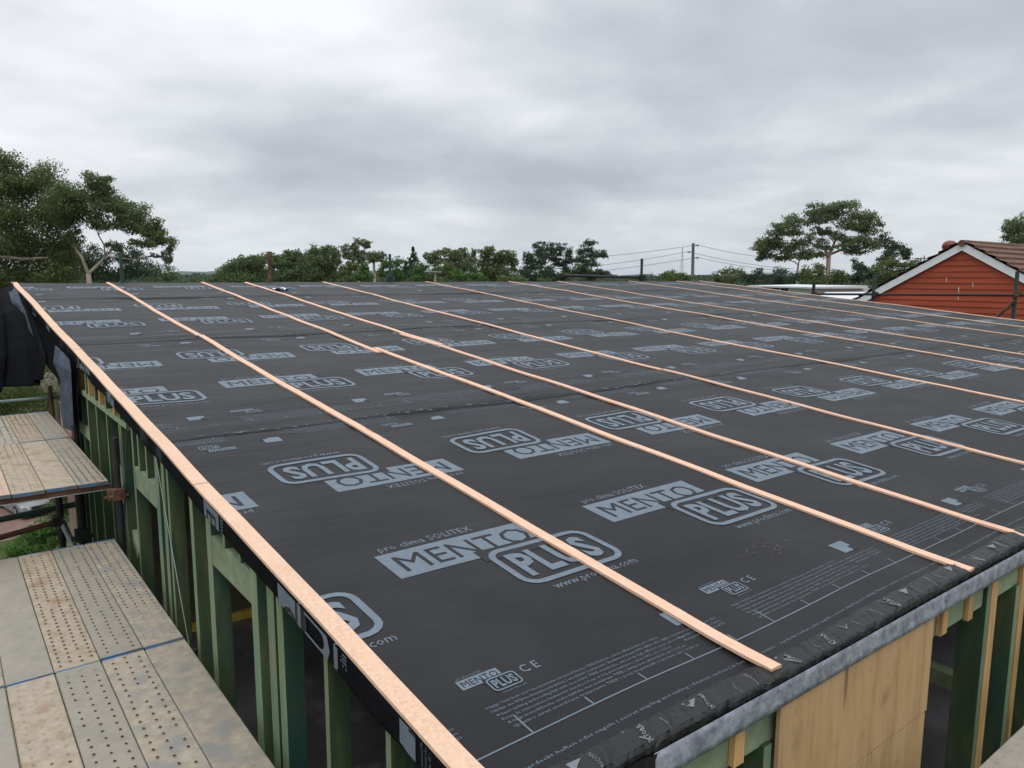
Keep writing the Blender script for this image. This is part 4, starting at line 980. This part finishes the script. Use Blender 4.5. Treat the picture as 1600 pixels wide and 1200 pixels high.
tree('broadleaf_tree', 'dense dark tree at the right end of the middle row above the guard rail', 'tree', 70, [(920, 379, 11, 7), (912, 392, 14, 9), (930, 398, 15, 9), (943, 398, 8, 9), (905, 406, 13, 9), (922, 412, 15, 9), (938, 425, 15, 8), (906, 424, 14, 10), (950, 430, 9, 6), (925, 432, 20, 7)], 'gumdark', .23, 1.0, 'barkdark', seed=15, group=row, wisp=.40)
hedge = 'green shrubs behind the ridge'
for k, (px, cl, lf, D, lab) in enumerate((
    (545, [(540, 424, 14, 12), (552, 416, 9, 10), (546, 434, 18, 8)], 'mid', 52, 'dark green shrub below the highest wispy gum'),
    (568, [(568, 420, 9, 12), (572, 430, 13, 10), (562, 434, 12, 7)], 'bright', 50, 'bright green upright shrub left of the pale umbrella gum trunk'),
    (608, [(606, 414, 11, 9), (618, 412, 12, 10), (600, 426, 14, 12), (622, 428, 14, 12)], 'bright', 50, 'round bright green tree right behind the green scaffold post'),
    (655, [(655, 426, 12, 12), (662, 418, 8, 7), (650, 435, 14, 6)], 'bright', 50, 'bright green shrub left of the thin pole with a cross rail'),
    (695, [(690, 422, 12, 12), (702, 418, 9, 10), (700, 431, 16, 8)], 'mid', 51, 'mid green shrub right of the thin pole with a cross rail'),
    (718, [(716, 430, 9, 9), (726, 434, 10, 6)], 'bright', 49, 'low bright green shrub left of the ivy covered stump'),
    (745, [(737, 433, 9, 7), (750, 432, 10, 7), (758, 436, 7, 4)], 'bright', 48, 'bright leafy bush at the foot of the straight brown trunk'),
    (800, [(792, 434, 18, 6), (815, 436, 14, 5)], 'mid', 52, 'low dark green hedge right of the straight brown trunk'),
    (852, [(846, 437.5, 8, 3), (856, 437, 7, 3)], 'bright', 47, 'small bright shrub under the many stemmed gum'))):
    tree('shrub', lab, 'shrub', D, cl, lf, .17, .95, 'barkdark', seed=30+k, limbs=False, group=hedge, wisp=.40)
tree('conifer', 'narrow dark conifer spire right of the green scaffold post', 'tree', 55, [(646, 390, 3, 5), (647, 398, 5, 6), (645, 406, 7, 7), (650, 407, 6, 5), (646, 418, 9, 8), (644, 430, 10, 8)], 'gumdark', .15, 1.1, 'barkdark', seed=45, limbs=False)
tree('conifer', 'small dark conifer beside the spire, its top half as high', 'tree', 57, [(634, 412, 3, 5), (634, 420, 6, 6), (632, 430, 9, 8)], 'gumdark', .15, 1.1, 'barkdark', seed=46, limbs=False)
tree('shrub', 'rounded dark green dome of a tree left of the power pole', 'tree', 65, [(1040, 432, 12, 6), (1052, 428.5, 15, 6), (1066, 431, 12, 6), (1074, 434, 10, 4), (1052, 436, 26, 4)], 'mid', .2, 1.0, 'barkdark', seed=47, limbs=False)
for k, (px, lab) in enumerate(((366, 'dark tree low under the leftmost domed gum'), (432, 'dark tree low beside the rusty post'), (500, 'dark tree low under the twin topped olive gum'), (556, 'dark tree low under the wispy highest gum'),
    (640, 'dark tree low behind the conifer spire'), (700, 'dark tree low under the thin leaning gum'), (778, 'dark tree low beside the straight brown trunk'), (838, 'dark tree low under the many stemmed gum'), (905, 'dark tree low under the dense dark tree'))):
    tree('low_tree', lab, 'tree', 82, [(px-16, 427, 16, 8), (px+12, 424, 16, 10), (px, 417, 12, 8), (px-22, 436, 20, 6), (px+20, 436, 20, 6)], ('olive', 'gumdark', 'mid')[k % 3], .2, .95, 'barkdark', seed=120+k, limbs=False, group=row)
rt = 'trees on the right'
tree('gum_tree', 'pale lacy gum low behind the roof edge right of the power pole', 'tree', 85, [(1122, 433, 10, 6), (1138, 425, 12, 5), (1152, 425, 10, 5), (1146, 434, 14, 5)], 'gum', .26, .7, seed=50, group=rt)
tree('broadleaf_tree', 'dark low tree left of the white building', 'tree', 80, [(1168, 432, 12, 7), (1184, 429, 12, 8), (1176, 439, 20, 6), (1198, 436, 12, 8)], 'gumdark', .24, .9, 'barkdark', seed=51, group=rt, limbs=False)
tree('gum_tree', 'leaning left half of the tall gum pair with slender twin stems', 'tree', 62, [(1186, 388, 11, 8), (1200, 376, 14, 9), (1214, 363, 14, 8), (1228, 354, 14, 7), (1243, 344, 13, 7), (1240, 362, 14, 8), (1216, 382, 14, 9), (1234, 388, 16, 9), (1200, 396, 12, 8), (1254, 378, 12, 9), (1222, 402, 13, 7), (1250, 400, 12, 7), (1190, 404, 7, 5), (1262, 396, 9, 6)], 'gum', .19, .78, 'bark', seed=52, group=rt, base=(1246, 445), fork=(1246, 424), tr=.3, wisp=.42, grow=1.2)
tree('gum_tree', 'tallest gum on the right with a thick pinkish trunk and layered crown', 'tree', 64, [(1282, 330, 18, 9), (1300, 325, 16, 8), (1318, 326, 16, 8), (1275, 345, 13, 9), (1300, 342, 16, 8), (1345, 338, 17, 8), (1360, 346, 12, 8), (1330, 352, 16, 8), (1352, 358, 15, 8), (1374, 352, 6, 5), (1286, 362, 14, 7), (1345, 374, 16, 8), (1322, 382, 14, 8), (1285, 384, 13, 8), (1362, 384, 12, 7), (1338, 394, 14, 6), (1308, 370, 10, 6), (1276, 398, 10, 6)], 'gum', .19, .78, 'barkpink', seed=53, group=rt, base=(1294, 446), fork=(1295, 398), tr=.46, wisp=.42, grow=1.22)
tree('gum_tree', 'small sparse gum top between the tall gum and the red roof', 'tree', 78, [(1380, 374, 10, 7), (1398, 384, 12, 5), (1412, 389, 9, 6), (1392, 396, 11, 5), (1378, 404, 8, 5), (1416, 398, 5, 4)], 'gumdark', .22, .7, seed=54, group=rt)
for k, (cl, lf, lab) in enumerate((
    ([(1215, 430, 18, 12), (1205, 440, 22, 8), (1235, 436, 18, 10)], 'gumdark', 'dark bushy tree directly behind the left end of the white building'),
    ([(1262, 428, 16, 13), (1280, 424, 12, 13), (1275, 440, 22, 9)], 'mid', 'dark green tree behind the right end of the white building'),
    ([(1306, 432, 14, 10), (1318, 440, 16, 9), (1300, 445, 16, 8)], 'olive', 'olive bush right below the thick pink trunk'),
    ([(1343, 416, 12, 12), (1352, 428, 16, 12), (1335, 434, 14, 10)], 'gumdark', 'dark tree right of the thick pink trunk'),
    ([(1378, 420, 18, 12), (1398, 412, 18, 9), (1420, 412, 16, 8), (1372, 438, 20, 12), (1400, 428, 20, 10)], 'mid', 'broad green tree beside the left slope of the red roof'),
    ([(1312, 450, 18, 5), (1335, 449, 20, 6), (1352, 452, 12, 4)], 'greyleaf', 'low grey green shrub above the white shed roof'))):
    tree('low_tree', lab, 'tree', 54 if k < 5 else 44, cl, lf, .18, .9, 'barkdark', seed=60+k, limbs=False, group=rt, wisp=.40)
tree('gum_tree', 'gum crown rising over the red roof at the right edge', 'tree', 52, [(1590, 360, 16, 12), (1606, 350, 18, 12), (1571, 358, 5, 4), (1598, 374, 18, 9), (1620, 366, 20, 14), (1575, 372, 8, 5)], 'gum', .17, .75, seed=70, group=rt, fork=(1605, 420))
# far-off tree cover of the suburb, one mass
r = np.random.default_rng(5); n = 120000
az = np.radians(r.uniform(-8, 84, n)); D = r.uniform(150, 420, n); gi = np.floor(az*57.3*1.3)+np.floor(D/25)*131
hs = 2.2+2.6*((np.sin(gi*12.9898)*43758.5453) % 1)
tp = -4.7+hs*.55+3.0*D/420+.9; zz = tp-r.uniform(0, 1, n)**2.2*(tp-GZ)
Pc = np.stack([D*np.sin(az), D*np.cos(az), zz], 1)
a = r.normal(size=(n, 3)); a /= np.linalg.norm(a, axis=1)[:, None]; b = r.normal(size=(n, 3)); b -= a*(a*b).sum(1)[:, None]; b /= np.linalg.norm(b, axis=1)[:, None]
l = (D/300*1.9)[:, None]; quad = np.stack([Pc-a*l*.5, Pc+b*l*.4, Pc+a*l*.5, Pc-b*l*.4], 1).reshape(-1, 3)
mb = MB(); mb.v = quad.tolist(); mb.f = [(4*i, 4*i+1, 4*i+2, 4*i+3) for i in range(n)]; mb.m = [0]*n
tag(mb.build('woodland', MT['gumdark']), 'far tree cover of the suburb between the ridge and the horizon', 'trees', kind='stuff')
# garden seen below the left decks
tree('shrub', 'large green garden bush below the sagging black membrane', 'shrub', 50, [(10, 610, 60, 34), (60, 630, 46, 30), (-30, 640, 50, 40), (40, 655, 60, 30), (100, 640, 34, 30)], 'mid', .10, .8, 'barkdark', seed=80, limbs=False, wisp=.40)
tree('shrub', 'cream flowered shrub between the hanging flap and the black membrane', 'shrub', 47, [(84, 590, 12, 9), (92, 600, 14, 12), (76, 608, 10, 10)], 'flower', .10, .55, 'barkdark', seed=81, limbs=False)
tree('shrub', 'tall dark green hedge behind the black membrane at far left', 'hedge', 58, [(-20, 500, 60, 50), (30, 480, 40, 30), (0, 560, 60, 40), (60, 560, 50, 40)], 'mid', .14, .7, 'barkdark', seed=82, limbs=False)
tree('shrub', 'round bright green garden bush seen between the two decks', 'shrub', 31, [(50, 842, 26, 16), (84, 836, 24, 20), (66, 824, 22, 12), (36, 858, 24, 14), (62, 856, 30, 14), (96, 824, 14, 14)], 'bright', .075, 1.2, 'barkdark', seed=83, limbs=False, wisp=.40)
tree('shrub', 'yellow green garden shrub under the far deck behind the car', 'shrub', 40, [(90, 785, 18, 14), (106, 800, 16, 22), (88, 805, 12, 10), (100, 776, 18, 12)], 'olive', .10, 1.1, 'barkdark', seed=84, limbs=False)
# ------------------------------------------------------------------ parked car (front three quarter, seen through the scaffold)
ct = onZ(45, 811, GZ); carp = np.array([ct[0]+.1, ct[1]+2.0, GZ])
car = thing('parked_car', tuple(carp), 'silver hatchback parked on the driveway below the far scaffold deck', 'car')
ang = math.radians(12); ca, sa = math.cos(ang), math.sin(ang)
def cw(x, y, z): return (carp[0]+x*ca-y*sa, carp[1]+x*sa+y*ca, GZ+z)   # y<0 faces the viewer
prof = [(-2.05, .45, .35, .80), (-2.0, .62, .25, .84), (-1.7, .78, .22, .87), (-1.0, .92, .22, .88), (-.75, .95, .22, .88), (.0, .97, .22, .88), (1.2, .98, .22, .88), (1.85, .95, .25, .86), (2.0, .70, .35, .80)]
P = np.zeros((len(prof), 9, 3))
for i, (y, zt, zb, hw) in enumerate(prof):
    for j, (fx, fz) in enumerate(((-1, 0), (-1.0, .5), (-.97, .82), (-.85, .97), (0, 1.03), (.85, .97), (.97, .82), (1., .5), (1, 0))): P[i, j] = cw(fx*hw, y, zb+(zt-zb)*fz)
mb = MB(); mb.grid(P); k = len(prof)-1
mb.f += [tuple(range(9)), tuple(range(k*9+8, k*9-1, -1))]; mb.m += [0, 0]
mb.build('body', MT['carwhite'], car, smooth=False)
cab = [(-.95, .93, .93), (-.35, 1.42, .70), (.9, 1.46, .68), (1.75, .97, .80)]
P = np.zeros((4, 4, 3))
for i, (y, z, hw) in enumerate(cab):
    for j, (fx, dz) in enumerate(((-1, 0 if i in (0, 3) else -.05), (-.55, .0), (.55, .0), (1, 0 if i in (0, 3) else -.05))): P[i, j] = cw(fx*hw*.9, y, z+dz)
mb = MB(); mb.grid(P); mb.build('roof', MT['carwhite'], car)
mb = MB(); mb.add([cw(-.74, -.90, .99), cw(.74, -.90, .99), cw(.60, -.42, 1.385), cw(-.60, -.42, 1.385)], [(0, 1, 2, 3)]); mb.v = [(a, b-.03, c+.02) for a, b, c in mb.v]; mb.build('windscreen', MT['glass'], car)
for sx in (-1, 1):
    mb = MB(); mb.add([cw(sx*.85, -.8, .94), cw(sx*.88, 1.6, .96), cw(sx*.66, .9, 1.38), cw(sx*.66, -.3, 1.36)], [(0, 1, 2, 3)]); mb.build('side_window', MT['glass'], car)
    mb = MB(); mb.hexa([cw(sx*.45, -2.06, .50), cw(sx*.80, -1.96, .52), cw(sx*.80, -1.86, .52), cw(sx*.45, -1.96, .50)], [cw(sx*.48, -2.03, .62), cw(sx*.82, -1.92, .70), cw(sx*.82, -1.80, .70), cw(sx*.48, -1.90, .62)]); mb.build('headlight', MT['lamp'], car)
    for yy in (-1.3, 1.3):
        mb = MB(); mb.tube([cw(sx*.72, yy, .31), cw(sx*.90, yy, .31)], .31, 18); w_ = mb.build('wheel', MT['rubber'], car)
        mb = MB(); mb.tube([cw(sx*.885, yy, .31), cw(sx*.91, yy, .31)], .19, 14); mb.build('rim', MT['galv'], w_)
mb = MB(); mb.hexa([cw(-.80, -2.10, .20), cw(.80, -2.10, .20), cw(.80, -1.95, .20), cw(-.80, -1.95, .20)], [cw(-.78, -2.11, .42), cw(.78, -2.11, .42), cw(.78, -1.95, .42), cw(-.78, -1.95, .42)]); mb.build('bumper', MT['rubber'], car)
mb = MB(); mb.hexa([cw(-.38, -2.08, .47), cw(.38, -2.08, .47), cw(.38, -2.0, .47), cw(-.38, -2.0, .47)], [cw(-.36, -2.07, .60), cw(.36, -2.07, .60), cw(.36, -1.98, .60), cw(-.36, -1.98, .60)]); mb.build('grille', MT['rubber'], car)

# ------------------------------------------------------------------ air
hz = bpy.data.materials.new('air'); hz.use_nodes = True; t = hz.node_tree; t.nodes.clear()
pv = t.nodes.new('ShaderNodeVolumePrincipled'); pv.inputs['Color'].default_value = (.80, .87, .95, 1); pv.inputs['Density'].default_value = .00012
ou = t.nodes.new('ShaderNodeOutputMaterial'); t.links.new(pv.outputs[0], ou.inputs['Volume'])
mb = MB(); mb.box((-4100, -4100, GZ-5), (4100, 4100, 45)); tag(mb.build('haze', hz), 'thin pale air between the roof and the far hills', 'haze', kind='stuff')
